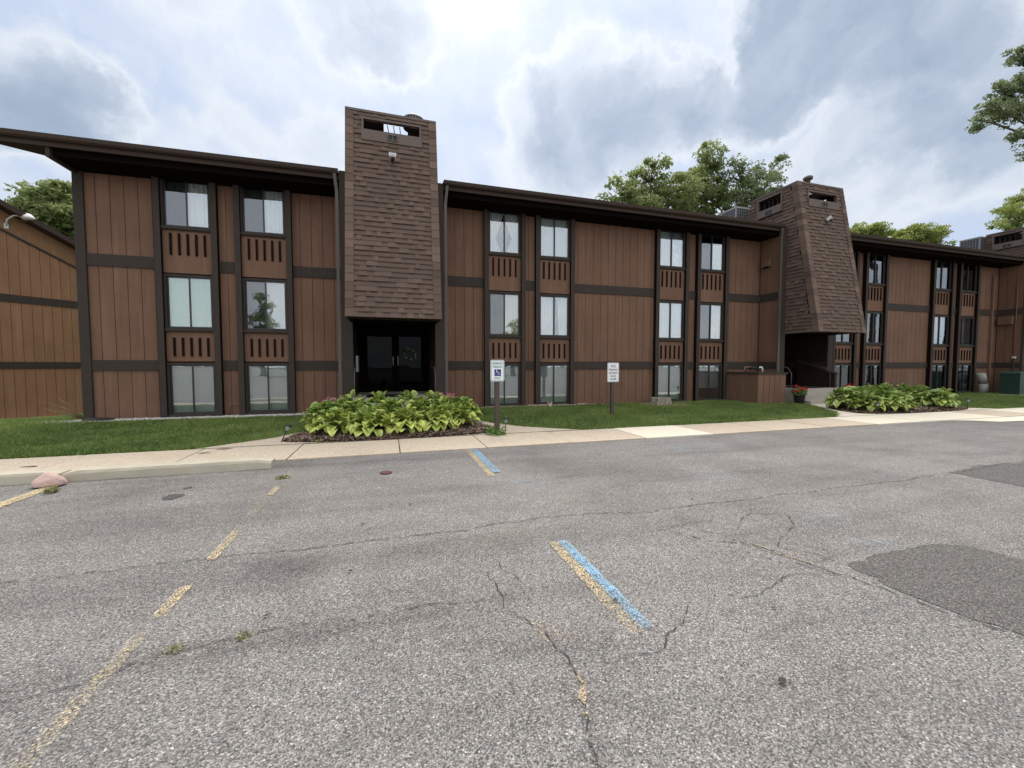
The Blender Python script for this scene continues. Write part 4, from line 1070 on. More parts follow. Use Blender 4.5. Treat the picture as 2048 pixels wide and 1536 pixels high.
t = sign_post('parking_sign', nx, ny + .01, gz(6, 10.5), 1.58, .09, 'white no parking between signs notice on a brown post standing in the lawn', 'sign')
mb = MB(); Z = 1.345; plate(mb, nx, Z, .375, .56, ny + .002, M['sign_white'], r=.035); ring(mb, nx, Z, .345, .53, ny - .0005, M['sign_red'], .005, .028); pl_ = mb.build('sign_panel', t)
tx = MB(); yy = ny - .001
text_faces(tx, 'NO', .105, nx, Z + .145, yy, M['sign_red']); text_faces(tx, 'PARKING', .085, nx, Z + .050, yy, M['sign_red'], .78); text_faces(tx, 'BETWEEN', .080, nx, Z - .045, yy, M['sign_red'], .76); text_faces(tx, 'SIGNS', .080, nx, Z - .135, yy, M['sign_red'], .86)
stroke(tx, [(nx - .10, Z - .195), (nx + .075, Z - .195)], .022, yy, M['sign_black'])
tx.face([(nx + .065, yy - .0006, Z - .170), (nx + .065, yy - .0006, Z - .220), (nx + .115, yy - .0006, Z - .195)], M['sign_black']); tx.build('lettering', pl_)

# ---------------------------------------------------------------- kerb stops, rock, stump, small things
def wheel_stop(x0, x1, y0, label):
    bm = bmesh.new(); w, h = .27, .14; prof = [(0, 0), (.004, .105), (.022, h), (w - .03, h), (w, .10), (w, 0)]
    n = 14; rows = []
    for i in range(n + 1):
        x = x0 + (x1 - x0) * i / n; e = .03 if i in (0, n) else 0
        rows.append([bm.verts.new((x, y0 + yy + random.uniform(-.004, .004), max(0, z - (e if z > .01 else 0)) + random.uniform(-.003, .003))) for yy, z in prof])
    for a_, b_ in zip(rows[:-1], rows[1:]):
        for k in range(len(prof) - 1): bm.faces.new((a_[k], b_[k], b_[k + 1], a_[k + 1]))
    bm.faces.new(rows[0][::-1]); bm.faces.new(rows[-1])
    bmesh.ops.recalc_face_normals(bm, faces=bm.faces)
    org = ((x0 + x1) / 2, y0, .004)
    bmesh.ops.translate(bm, verts=bm.verts, vec=(-org[0], -org[1], 0))
    me = bpy.data.meshes.new('wheel_stop'); bm.to_mesh(me); bm.free(); me.materials.append(M['wheelstop'])
    o = bpy.data.objects.new('wheel_stop', me); COL.objects.link(o); o.location = org; return tag(o, label, 'wheel stop', 'concrete wheel stops')
wheel_stop(-4.20, -1.72, 6.84, 'whole concrete wheel stop with a broken corner, right of the pink rock')
wheel_stop(-6.75, -4.235, 6.86, 'concrete wheel stop running off the left edge behind the pink rock')
def rock(name, x, y, z, sx, sy, sz, mat, label, cat, seed=1):
    bm = bmesh.new(); bmesh.ops.create_icosphere(bm, subdivisions=3, radius=1); rnd = random.Random(seed)
    cuts = [Vector((rnd.uniform(-1, 1), rnd.uniform(-1, 1), rnd.uniform(-.3, 1))).normalized() for _ in range(9)]
    for v in bm.verts:
        for c in cuts:
            k = v.co.dot(c)
            if k > .80: v.co -= c * (k - .80) * .9
        v.co += v.co.normalized() * rnd.uniform(-.015, .015); v.co = Vector((v.co.x * sx, v.co.y * sy, max(-.15, v.co.z) * sz))
    me = bpy.data.meshes.new(name); bm.to_mesh(me); bm.free(); me.materials.append(mat)
    o = bpy.data.objects.new(name, me); COL.objects.link(o); o.location = (x, y, z); return tag(o, label, cat)
rock('pink_rock', -4.20, 6.66, .045, .165, .13, .15, M['granite'], 'pink granite rock on the asphalt in front of the wheel stops', 'rock', 5)
# stump
st = MB(); prof = []
sxx, syy = 9.42, 12.55; z0 = gz(9, 12.5); n = 28; R = [.40 + .06 * math.sin(3 * 2 * PI * k / n + 1) + .03 * math.sin(7 * 2 * PI * k / n) for k in range(n)]
lv = [(1.22, -.03), (1.02, .06), (.95, .2), (.92, .27)]
rows = [[(sxx + R[k] * f * math.cos(2 * PI * k / n), syy + R[k] * f * .8 * math.sin(2 * PI * k / n), z0 + h + .015 * math.sin(k * 1.7)) for k in range(n)] for f, h in lv]
for a_, b_ in zip(rows[:-1], rows[1:]):
    for k in range(n): st.face([a_[k], a_[(k + 1) % n], b_[(k + 1) % n], b_[k]], M['stump'], smooth=True)
st.face(rows[-1], M['stump'])
tag(st.build('tree_stump', origin=(sxx, syy, z0)), 'low grey cut tree stump in the lawn near the wall', 'tree stump')
N = 1500; th = RNG.random(N) * 2 * PI; rr = .35 + RNG.random(N) * .45; bx = sxx + .1 + rr * 1.15 * np.cos(th); by = syy - .1 + rr * .8 * np.sin(th); an = RNG.random(N) * 6.28
L = .03 + RNG.random(N) * .06; V = np.zeros((N * 4, 3)); bz = gza(bx, by) + .025 + RNG.random(N) * .035
for i, (sx, sy) in enumerate(((-1, -1), (1, -1), (1, 1), (-1, 1))):
    V[i::4] = np.c_[bx + sx * L * np.cos(an) - sy * .006 * np.sin(an), by + sx * L * np.sin(an) + sy * .006 * np.cos(an), bz + sx * .012]
tag(mass('wood_chips', V, np.arange(N * 4).reshape(N, 4), M['straw'], RNG.random(N), smooth=False), 'dry straw coloured wood chips round the tree stump', 'wood chips', kind='stuff')

# edging pavers along the middle wall
for k in range(14):
    x = 1.9 + k * .375; pv = MB(); hh = random.uniform(.05, .085); z = gz(x, 13.2)
    pv.box(x, x + .355, 13.17, 13.30, z - .04, z + hh, M['paver'])
    tag(pv.build('edging_paver', origin=(x + .18, 13.2, z)), 'pinkish concrete paver in the edging row below the middle wall', 'paver', 'edging pavers below the middle wall')
# utility lid, twigs, plate
mb = MB(); cxp, cyp = gpt(772, 947); mb.lathe(cxp, cyp, [(.085, .004), (.085, .0205), (.06, .0225)], M['rust'], 20); tag(mb.build('drain_cleanout', origin=(cxp, cyp, 0)), 'small round rusty utility lid set in the asphalt', 'utility lid')
mb = MB()
for k in range(9):
    a_ = random.uniform(2.2, 3.6); L_ = random.uniform(.4, .95); s_ = Vector((-7.75, 13.55, .1))
    e_ = s_ + Vector((math.cos(a_) * L_ * .8, -.15 + random.uniform(-.2, .2), L_ * random.uniform(.25, .9))); mid = s_.lerp(e_, .5) + Vector((0, 0, random.uniform(-.05, .1)))
    mb.tube([s_, mid, e_], [.010, .007, .003], M['straw'], 5)
tag(mb.build('dead_twigs', origin=(-7.75, 13.55, .1)), 'bare dry twigs sticking out behind the left corner of the building', 'twigs')
mb = MB(); mb.tube([(-4.35, 13.33, .12), (-4.33, 13.3, .35), (-4.22, 13.28, .42), (-4.12, 13.27, .40)], .012, M['rust'], 6); tag(mb.build('bent_pipe', origin=(-4.35, 13.3, .1)), 'thin rusty bent pipe between the two left window columns', 'pipe')
mb = MB(); mb.box(-7.5, -6.95, 13.0, 13.25, .12, .16, M['black']); mb.hexa([(-7.5, 13.0, .16), (-6.95, 13.0, .16), (-6.95, 13.25, .16), (-7.5, 13.25, .16), (-7.45, 13.05, .2), (-7.15, 13.05, .19), (-7.15, 13.2, .19), (-7.45, 13.2, .2)], M['black']); tag(mb.build('splash_block', origin=(-7.2, 13.1, .1)), 'flat black drain splash block at the left corner of the wall', 'splash block')
# small pink ornament in front of a basement window
mb = MB(); ox, oy = 5.27, 13.0; oz = gz(5, 13)
for sgn in (-1, 1):
    mb.tube([(ox + sgn * .02, oy, oz + .05), (ox + sgn * .05, oy, oz + .12), (ox + sgn * .075, oy, oz + .21)], [.03, .025, .012], M['granite'], 8)
mb.lathe(ox, oy, [(.05, oz), (.065, oz + .04), (.045, oz + .10), (.02, oz + .13)], M['granite'], 12); tag(mb.build('garden_ornament', origin=(ox, oy, oz)), 'tiny pinkish garden ornament below a basement window', 'ornament')

# solar path lights
def solar(x, y, tilt, az, label):
    z = gz(x, y) + .02; t = empty('path_light', (x, y, z), label, 'path light', 'solar path lights')
    s_ = MB(); s_.tube([(x, y, z - .03), (x, y, z + .25)], .010, M['black'], 8); s_.build('stake', t)
    h = MB(); h.lathe(x, y, [(.025, z + .25), (.032, z + .26), (.040, z + .33), (.038, z + .335)], M['lens'], 12); h.build('lamp_glass', t)
    c = MB(); c.lathe(x, y, [(.06, z + .336), (.062, z + .35), (.045, z + .37), (.02, z + .378)], M['black'], 16); c.build('lamp_cap', t)
    t.rotation_euler = (0, math.radians(tilt), math.radians(az)); return t
solar(-2.06, 8.93, 24, 10, 'leaning black solar path light at the left tip of the mulch bed')
solar(2.42, 8.58, 3, 0, 'upright black solar path light beside the wheelchair parking sign')
solar(14.45, 8.78, 2, 0, 'black solar path light in front of the hostas by the second entrance')
solar(19.3, 9.0, 25, 20, 'leaning black solar path light at the right end of the second hosta bed')

# wooden utility enclosure with its pipes
ue = empty('utility_enclosure', (13.7, 12.6, .1), 'brown wooden enclosure box against the wall beside the second entrance', 'enclosure')
mb = MB(); X0, X1, Y0, Y1, Z0, Z1 = 13.05, 14.40, 11.80, 13.36, .06, 1.22
mb.box(X0 + .014, X1 - .014, Y0 + .014, Y1, Z0, Z1 - .01, M['groove'])
x = X0
while x < X1 - .02: mb.box(x + .005, min(x + .262, X1) - .005, Y0, Y0 + .016, Z0, Z1, M['siding']); x += .27
mb.box(X0, X0 + .0135, Y0 + .017, Y1, Z0, Z1, M['siding']); mb.box(X1 - .0135, X1, Y0 + .017, Y1, Z0, Z1, M['siding']); mb.build('siding_box', ue)
mb = MB(); mb.box(X0 - .04, X1 + .04, Y0 - .04, Y1, Z1 + .001, Z1 + .065, M['trim']); mb.build('lid', ue)
mb = MB(); bz = Z1 + .065
mb.tube([(13.25, 12.6, bz), (13.25, 12.6, bz + .17), (13.3, 12.6, bz + .2), (13.55, 12.6, bz + .2), (13.6, 12.6, bz + .17)], .022, M['copper'], 8); mb.tube([(13.5, 12.6, bz + .14), (13.62, 12.55, bz + .16), (13.82, 12.5, bz + .16)], .06, M['black'], 10)
mb.tube([(13.82, 12.5, bz + .17), (13.98, 12.5, bz + .19), (14.02, 12.5, bz + .15), (14.02, 12.5, bz)], .035, M['metal_white'], 8); tag(mb.build('pipe_fitting', origin=(13.6, 12.55, bz)), 'grey and copper pipes resting on top of the wooden enclosure', 'pipes')

# green transformer and pipe at the far right
tf = empty('transformer_box', (29.8, 12.0, .1), 'dark green transformer box on the lawn at the right edge', 'transformer')
mb = MB(); mb.box(28.5, 31.0, 11.45, 12.38, .05, .14, M['step']); mb.build('base_slab', tf)
mb = MB(); mb.box(28.75, 30.8, 11.6, 12.3, .141, 1.15, M['trans_green']); mb.hexa([(28.72, 11.57, 1.151), (30.83, 11.57, 1.151), (30.83, 12.33, 1.151), (28.72, 12.33, 1.151), (28.80, 11.66, 1.24), (30.75, 11.66, 1.24), (30.75, 12.26, 1.24), (28.80, 12.26, 1.24)], M['trans_green']); mb.build('cabinet', tf)
mb = MB(); mb.box(29.76, 29.78, 11.585, 11.599, .25, 1.1, M['black']); mb.box(29.84, 29.90, 11.57, 11.599, .6, .7, M['metal_grey']); mb.build('door_seam', tf)
mb = MB(); px_, py_ = 29.1, 13.02; mb.tube([(px_ + .05, py_, .05), (px_ + .03, py_, .6)], .17, M['pvc'], 16); mb.tube([(px_ + .03, py_, .6), (px_ - .12, py_ + .03, 1.12)], .165, M['pvc'], 16); tag(mb.build('drain_pipe', origin=(px_, py_, .05)), 'short fat pale pipe leaning on the wall beside the green transformer', 'pipe')

# ---------------------------------------------------------------- plants
def hosta(x, y, rad, hgt, nleaf, mat, seed, label, group, yellow=0.0):
    rng = np.random.default_rng(seed); z0 = gz(x, y) + .05
    nu, nv = 7, 5; Vs = []; Fs = []; Ts = []; base = 0
    for i in range(nleaf):
        f = ((i + .5) / nleaf); az = i * 2.39996 + rng.normal(0, .25)
        ring_ = f ** .62                      # 0 inner .. 1 outer
        L = rad * rng.uniform(.36, .50) * (.85 + .25 * ring_); Wd = L * rng.uniform(.33, .43)
        r0 = rad * (.05 + .55 * ring_) * rng.uniform(.88, 1.1)
        zt = hgt * (.92 - .66 * ring_ ** 1.5) * rng.uniform(.85, 1.08) - .02
        th0 = math.radians(64 - 46 * ring_ + rng.normal(0, 14)); kap = math.radians(45 + 48 * ring_ + rng.normal(0, 18))
        ca, sa = math.cos(az), math.sin(az); roll = rng.normal(0, .28)
        p = np.array([x + r0 * ca, y + r0 * sa, z0 + zt]); pts = []
        cr, cz_ = 0.0, 0.0
        for u in range(nu):
            t = u / (nu - 1); ang = th0 - kap * t ** 1.3
            if u: cr += L / (nu - 1) * math.cos(ang); cz_ += L / (nu - 1) * math.sin(ang)
            w = Wd * (max(0, math.sin(PI * min(1, t ** .72))) ** .8) * (1 if t < .98 else .02) + .001
            for v in range(nv):
                s_ = -1 + 2 * v / (nv - 1)
                lift = abs(s_) * w * .34 + .006 * math.sin(t * 9 + v * 2.1 + i)
                lat = s_ * w * .94; zz = cz_ + lift + lat * roll
                pts.append((p[0] + cr * ca - lat * sa, p[1] + cr * sa + lat * ca, p[2] + zz))
        Vs.extend(pts)
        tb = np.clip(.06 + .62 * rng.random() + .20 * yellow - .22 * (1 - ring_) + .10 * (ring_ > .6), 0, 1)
        for u in range(nu - 1):
            for v in range(nv - 1):
                a_ = base + u * nv + v; Fs.append((a_, a_ + 1, a_ + nv + 1, a_ + nv))
                edge = (v in (0, nv - 2)); Ts.append(np.clip(tb + (.20 if edge else -.07) + rng.normal(0, .04), 0, 1))
        base += nu * nv
    t = empty('hosta_plant', (x, y, z0 - .05), label, 'hosta', group)
    mass('leaf_clump', Vs, Fs, mat, Ts, parent=t, org=(x, y, z0 - .05))
    sm = MB()
    for i in range(14):
        a_ = i * 2.4; r_ = rad * .5
        sm.tube([(x, y, z0 - .06), (x + r_ * .3 * math.cos(a_), y + r_ * .3 * math.sin(a_), z0 + hgt * .35), (x + r_ * math.cos(a_), y + r_ * math.sin(a_), z0 + hgt * .55)], .008, M['weed'], 5)
    sm.build('stem', t, origin=(x, y, z0 - .05))
    return t
H1 = [('front row', [(-1.12, 9.62), (-.42, 9.42), (.30, 9.44), (.98, 9.56), (1.52, 9.84)]), ('middle row', [(-1.42, 10.15), (-.72, 10.12), (.0, 10.15), (.72, 10.2), (1.3, 10.35), (1.78, 10.42)]), ('back row', [(-.92, 10.62), (-.25, 10.72), (.42, 10.75), (1.08, 10.78)])]
ORD = ['leftmost', 'second from left', 'third from left', 'fourth from left', 'fifth from left', 'sixth from left']
sd = 100
for rn, ps in H1:
    for k, (x, y) in enumerate(ps):
        pos = 'rightmost' if k == len(ps) - 1 else ORD[k]
        hosta(x, y - (.12 if rn == 'front row' else 0), .58 if rn != 'back row' else .54, {'front row': .50, 'middle row': .62, 'back row': .72}[rn], 84, M['hosta'], sd, f'yellow edged hosta, {pos} in the {rn} of the first entrance bed', 'hostas at the first entrance', 1.0 if rn == 'front row' else (.2 if x < -.6 else .6)); sd += 1
H2 = [('front row', [(14.55, 9.42), (15.15, 9.26), (15.72, 9.32), (17.85, 9.36), (18.4, 9.52)]), ('back row', [(14.42, 10.05), (15.0, 10.0), (15.6, 10.05), (16.2, 10.25), (16.95, 10.35), (17.75, 10.2), (18.4, 10.2)])]
ORD.append('seventh from left')
for rn, ps in H2:
    for k, (x, y) in enumerate(ps):
        pos = 'rightmost' if k == len(ps) - 1 else ORD[k]
        hosta(x + .33, y - .05, .60, .58 if rn == 'front row' else .70, 84, M['hosta2'], sd, f'light green hosta, {pos} in the {rn} of the second entrance bed', 'hostas at the second entrance', .5); sd += 1

def leafball(center, rad, n, size, rng, squash=.8):
    c = np.asarray(center); d_ = rng.normal(size=(n, 3)); d_ /= np.linalg.norm(d_, axis=1)[:, None]
    p = c + d_ * (rng.random(n) ** .4)[:, None] * np.array([rad, rad, rad * squash])
    nn = rng.normal(size=(n, 3)) + d_ * .8 + np.array([0, 0, .5]); nn /= np.linalg.norm(nn, axis=1)[:, None]
    a_ = np.cross(nn, rng.normal(size=(n, 3))); a_ /= np.linalg.norm(a_, axis=1)[:, None]; b_ = np.cross(nn, a_)
    s_ = size * rng.uniform(.6, 1.3, n)[:, None]
    V = np.stack([p - a_ * s_, p + b_ * s_ * .45 - a_ * s_ * .1, p + a_ * s_, p - b_ * s_ * .45 - a_ * s_ * .1], 1)
    return V
def quads_obj(name, V, mat, tint, parent, org):
    n = len(V); return mass(name, V.reshape(-1, 3), np.arange(n * 4).reshape(n, 4), mat, tint, parent=parent, org=org, smooth=False)
def potted(x, y, fl_mat, label, s=1.0, seed=0, z=None, spread=.26):
    rng = np.random.default_rng(seed); z0 = gz(x, y) + .02 if z is None else z
    t = empty('potted_geranium', (x, y, z0), label, 'potted plant', 'flowers in pots at the entrances')
    p = MB(); p.lathe(x, y, [(.13 * s, z0), (.155 * s, z0 + .05 * s), (.19 * s, z0 + .30 * s), (.205 * s, z0 + .33 * s), (.18 * s, z0 + .33 * s), (.17 * s, z0 + .28 * s)], M['pot'], 20); p.build('pot', t)
    V = leafball((x, y, z0 + .46 * s), spread * s, 330, .055 * s, rng, .62); quads_obj('foliage', V, M['weed'], rng.random(330), t, (x, y, z0))
    heads = []
    for k in range(11):
        a_ = rng.random() * 6.28; r_ = spread * s * (.3 + .8 * rng.random() ** .6); heads.append(leafball((x + r_ * math.cos(a_), y + r_ * math.sin(a_), z0 + s * (.60 + .10 * rng.random() - .12 * (r_ / (spread * s)) ** 2)), .062 * s, 46, .024 * s, rng, .75))
    V = np.concatenate(heads); quads_obj('flower_head', V, fl_mat, rng.random(len(V)), t, (x, y, z0))
    return t
potted(-1.36, 11.72, M['pink'], 'pink geranium behind the left end of the first hosta bed', .95, 1, spread=.30)
potted(1.56, 11.72, M['pink'], 'pink geranium behind the right end of the first hosta bed', .98, 2, spread=.24)
potted(14.72, 11.5, M['red'], 'red geranium in a black pot between the wooden enclosure and the steps', 1.0, 3)
potted(17.75, 11.75, M['red'], 'red geranium half hidden behind the hostas right of the steps', 1.0, 4)

def weed(x, y, r, h, n, label, seed, mat='weed', size=.03):
    rng = np.random.default_rng(seed); z0 = gz(x, y) if y > 7.4 else .004
    V = leafball((x, y, z0 + h * .45), r, n, size, rng, h / r * .55); V[..., 2] = np.maximum(V[..., 2], z0 + .004)
    o = quads_obj('weed_tuft', V, M[mat], rng.random(n), None, (x, y, z0)); return tag(o, label, 'weed', 'weeds')
weed(2.22, 8.62, .26, .24, 420, 'leafy green weed around the foot of the wheelchair sign post', 1)
weed(*gpt(104, 986), .07, .07, 120, 'small grass tuft beside the yellow line near the pink rock', 2, 'dry_grass', .022)
weed(*gpt(565, 957), .10, .03, 120, 'flat grass tuft on the worn line right of the wheel stop', 3, 'dry_grass', .018)
weed(*gpt(345, 1303), .05, .015, 60, 'tiny grass tuft in the long crack at lower left', 4, 'dry_grass', .012)
weed(*gpt(487, 1275), .05, .015, 60, 'tiny grass tuft further along the long crack', 5, 'dry_grass', .012)
weed(-1.35, 8.80, .16, .07, 90, 'thin pale weed in the mulch at the left front of the bed', 6, 'grass', .022)
# scraps on the asphalt
for k, (px, py) in enumerate(((533, 1236), (820, 1012), (1548, 1220), (1564, 1368), (725, 1050), (1230, 1205), (1384, 1000), (700, 1146))):
    x, y = gpt(px, py); mb = MB(); r_ = random.uniform(.012, .022)
    mb.face([(x + r_ * math.cos(t_) * random.uniform(.6, 1.4), y + r_ * math.sin(t_) * random.uniform(.5, 1), .02 + .008 * math.sin(t_ * 2)) for t_ in np.linspace(0, 2 * PI, 8)[:-1]], M['straw'] if k % 2 == 0 else M['bark'])
    mb.tube([(x - r_, y, .019), (x + r_ * 1.6, y + r_, .021)], .002, M['bark'], 4)
    o = mb.build('fallen_leaf', origin=(x, y, .01)); tag(o, 'small dry leaf scrap lying on the grey asphalt', 'leaf', 'leaf scraps on the asphalt')

# ---------------------------------------------------------------- trees
def tree(name, base, trunk_h, blobs, nclus, per, leaf, mat, label, seed, trunk_r=.25, group='trees round the building', cr=.55, droop=0.0, vp=1.0):
    """blobs: list of (x,y,z,rx,ry,rz) crown ellipsoids in world space"""
    rng = np.random.default_rng(seed); bx, by, bz = base
    t = empty(name, base, label, 'tree', group); parts = []; tints = []; centres = []
    vol = np.array([b_[3] * b_[4] * b_[5] for b_ in blobs]) ** vp; vol = vol / vol.sum()
    for k in range(nclus):
        b_ = blobs[rng.choice(len(blobs), p=vol)]; d_ = rng.normal(size=3); d_ /= np.linalg.norm(d_)
        rr = rng.random() ** .30; c = np.array(b_[:3]) + d_ * rr * np.array(b_[3:6]); centres.append(c)
        n = int(per * rng.uniform(.5, 1.4)); V = leafball(c, cr * rng.uniform(.6, 1.35), n, leaf, rng, .6)
        if droop: V[..., 2] -= droop * rng.random()
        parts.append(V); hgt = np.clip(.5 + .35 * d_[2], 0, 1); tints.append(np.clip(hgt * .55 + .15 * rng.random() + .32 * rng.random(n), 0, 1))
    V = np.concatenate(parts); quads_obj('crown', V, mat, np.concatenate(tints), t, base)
    tr = MB(); top = Vector((bx + rng.normal(0, .2), by, bz + trunk_h))
    tr.tube([(bx, by, bz - .1), (bx, by, bz + trunk_h * .3), tuple(Vector((bx, by, bz)).lerp(top, .65)), tuple(top)], [trunk_r * 1.2, trunk_r, trunk_r * .8, trunk_r * .6], M['bark'], 12)
    for b_ in blobs:
        e = Vector(b_[:3]); e.z -= b_[5] * .1; mid = top.lerp(e, .5) + Vector((0, 0, .15 * (e - top).length)); tr.tube([tuple(top - Vector((0, 0, trunk_h * .05))), tuple(mid), tuple(e)], [trunk_r * .5, trunk_r * .32, trunk_r * .14], M['bark'], 8)
        own = [c for c in centres if all(abs(c[i] - b_[i]) < b_[3 + i] * 1.0 for i in range(3))]
        for c in own[::max(1, len(own) // 16)]:
            m_ = e.lerp(Vector(c), .5) + Vector((0, 0, -.1 * (Vector(c) - e).length)); tr.tube([tuple(e.lerp(mid, .25)), tuple(m_), tuple(c)], [trunk_r * .14, trunk_r * .08, trunk_r * .03], M['bark'], 5)
    tr.build('trunk', t); return t
def at(px, py, Y): r = ray(px, py); t_ = Y / r.y; return (r.x * t_, Y, CAM_H + r.z * t_)
def blob(px, py, Y, rpx, sx=1.0, sz=1.0):
    c = at(px, py, Y); r = ray(px, py); R_ = rpx / F_PX * (Y / r.y); dep = R_ * 1.0
    k = 1 / max(.4, math.cos(math.atan((px - CX) / F_PX)))
    return (c[0], c[1], c[2], R_ * sx / 1.0, dep, R_ * sz)
Yt = 27
bl = [blob(1240, 385, Yt, 36, 1, .7), blob(1300, 350, Yt, 42, .9, .8), blob(1345, 400, Yt, 48), blob(1270, 440, Yt, 60)]
tree('maple_tree', (at(1300, 600, Yt)[0], Yt, 0), 11, bl, 215, 62, .15, M['leaf'], 'left of the broad green trees rising behind the roof between the two towers', 21, .3)
bl = [blob(1415, 325, Yt + 1.5, 36, .85, 1.0), blob(1400, 390, Yt + 1.5, 48), blob(1455, 420, Yt + 1.5, 40)]
tree('maple_tree', (at(1410, 600, Yt + 1.5)[0], Yt + 1.5, 0), 11, bl, 165, 62, .15, M['leaf'], 'tallest middle tree rising behind the roof between the two towers', 22, .3)
bl = [blob(1480, 345, Yt - 1, 34, .9, .8), blob(1540, 335, Yt - 1, 34, 1, .62), blob(1520, 375, Yt - 1, 40, 1.1, .7), blob(1485, 405, Yt - 1, 36)]
tree('locust_tree', (at(1500, 600, Yt - 1)[0], Yt - 1, 0), 9.5, bl, 125, 52, .13, M['leaf_grey'], 'airy tree with dark branches close to the left side of the second tower', 23, .24)
bl = [blob(1735, 468, 40, 34, 1.0, .55), blob(1715, 478, 40, 25)]
tree('maple_tree', (at(1730, 600, 40)[0], 40, 0), 12, bl, 130, 70, .2, M['leaf_yellow'], 'low yellow green tree top just right of the second tower', 24, .3, cr=.8)
bl = [blob(1835, 472, 41, 38, 1.0, .5), blob(1875, 480, 41, 24), blob(1810, 486, 41, 24)]
tree('maple_tree', (at(1840, 600, 41)[0], 41, 0), 13, bl, 150, 70, .2, M['leaf_yellow'], 'yellow green tree top showing above the right roof edge', 25, .3, cr=.8)
bl = [blob(2030, 432, 36, 34, 1.1, .7), blob(2080, 410, 36, 50, 1, .8), blob(2005, 452, 36, 22, 1.2, .6)]
tree('locust_tree', (at(2080, 600, 36)[0], 36, 0), 14, bl, 170, 70, .18, M['leaf_yellow'], 'feathery green tree behind the far right tower', 26, .3, cr=.75)
bl = [blob(95, 410, 33, 42, 1.0, .9), blob(55, 430, 33, 34, 1, .8), blob(130, 440, 33, 50), blob(115, 385, 33, 26)]
tree('maple_tree', (at(95, 700, 33)[0], 33, -.9), 6, bl, 230, 80, .15, M['leaf'], 'dense green tree behind the gap between the two buildings at left', 27, .28)
# near tree at the right whose branch tips hang into the frame
Yb = 9.0
bl = [blob(2036, 108, Yb, 20, 1.1, .8), blob(2036, 165, Yb, 30, 1, .7), blob(2000, 172, Yb, 22, 1.1, .6), blob(1985, 210, Yb, 24, 1.1, .55), blob(1956, 236, Yb, 14, 1.2, .5), blob(2022, 220, Yb, 30, 1.1, .6), blob(2040, 268, Yb, 22, 1, .7), blob(2085, 190, Yb, 45, 1, .9), blob(2110, 280, Yb, 45, 1, .8), blob(2120, 90, Yb, 50, 1, 1)]
tree('locust_tree', (27.5, 9.6, 0), 7.5, bl, 430, 34, .058, M['leaf_grey'], 'drooping tree branch hanging into the upper right corner', 28, .13, cr=.17, droop=.25, vp=.6)
# trees across the lot behind the camera, seen mirrored in the window panes
for k, (x, y, h) in enumerate(((-14.8, -30, 11), (17.5, -31, 8.5))):
    bl = [(x, y, h * .36, 2.6, 2.4, h * .2), (x, y, h * .58, 1.8, 1.8, h * .18), (x, y, h * .8, 1.0, 1.0, h * .18)]
    tree('spruce_tree', (x, y, 0), h * .35, bl, 120, 46, .20, M['leaf'], ['conical tree across the lot mirrored in a left middle window', 'smaller conical tree across the lot mirrored in the middle windows'][k], 40 + k, .26, 'trees across the lot', cr=.8)

# ---------------------------------------------------------------- world, sun
SUN_EL, SUN_AZ = 57.0, 12.0          # azimuth measured from +Y towards +X
Wd = bpy.data.worlds.new('World'); S.world = Wd; Wd.use_nodes = True; nt = Wd.node_tree; N_, L_ = nt.nodes, nt.links; N_.clear()
out = N_.new('ShaderNodeOutputWorld'); bg = N_.new('ShaderNodeBackground'); L_.new(bg.outputs[0], out.inputs[0]); bg.inputs[1].default_value = .10
sky = N_.new('ShaderNodeTexSky'); sky.sky_type = 'NISHITA'; sky.sun_disc = False; sky.sun_elevation = math.radians(SUN_EL); sky.sun_rotation = math.radians(SUN_AZ); sky.air_density = 1.0; sky.dust_density = 2.5
tc = N_.new('ShaderNodeTexCoord'); DIR = tc.outputs['Generated']
def wm(op, a, b=0.0, c=None, clamp=False):
    t = N_.new('ShaderNodeMath'); t.operation = op; t.use_clamp = clamp
    for v, s_ in ((a, t.inputs[0]), (b, t.inputs[1])) + (((c, t.inputs[2]),) if c is not None else ()):
        if isinstance(v, (int, float)): s_.default_value = v
        else: L_.new(v, s_)
    return t.outputs[0]
def wv(op, a, b):
    t = N_.new('ShaderNodeVectorMath'); t.operation = op
    for v, s_ in ((a, t.inputs[0]), (b, t.inputs[1])):
        if isinstance(v, (tuple, Vector)): s_.default_value = tuple(v)
        else: L_.new(v, s_)
    return t
def wnoise(scale, detail, rough, vec, color=False, dist=0.0):
    t = N_.new('ShaderNodeTexNoise'); t.inputs['Scale'].default_value = scale; t.inputs['Detail'].default_value = detail; t.inputs['Roughness'].default_value = rough; t.inputs['Distortion'].default_value = dist
    L_.new(vec, t.inputs['Vector']); return t.outputs['Color' if color else 'Fac']
def wramp(fac, stops):
    r = N_.new('ShaderNodeValToRGB'); e = r.color_ramp.elements
    while len(e) < len(stops): e.new(.5)
    for el, (p, c) in zip(e, stops): el.position = p; el.color = (*c, 1) if not isinstance(c, (int, float)) else (c, c, c, 1)
    L_.new(fac, r.inputs[0]); return r.outputs[0]
sep = N_.new('ShaderNodeSeparateXYZ'); L_.new(DIR, sep.inputs[0])
wc = wnoise(4.2, 8, .62, DIR, True); woff = wv('SCALE', wv('SUBTRACT', wc, (.5, .5, .5)).outputs[0], (0, 0, 0)); woff.inputs['Scale'].default_value = .20
wc2 = wnoise(12, 7, .65, DIR, True); woff2 = wv('SCALE', wv('SUBTRACT', wc2, (.5, .5, .5)).outputs[0], (0, 0, 0)); woff2.inputs['Scale'].default_value = .085
DW = wv('NORMALIZE', wv('ADD', wv('ADD', DIR, woff.outputs[0]).outputs[0], woff2.outputs[0]).outputs[0], (0, 0, 0)).outputs[0]
dens = None
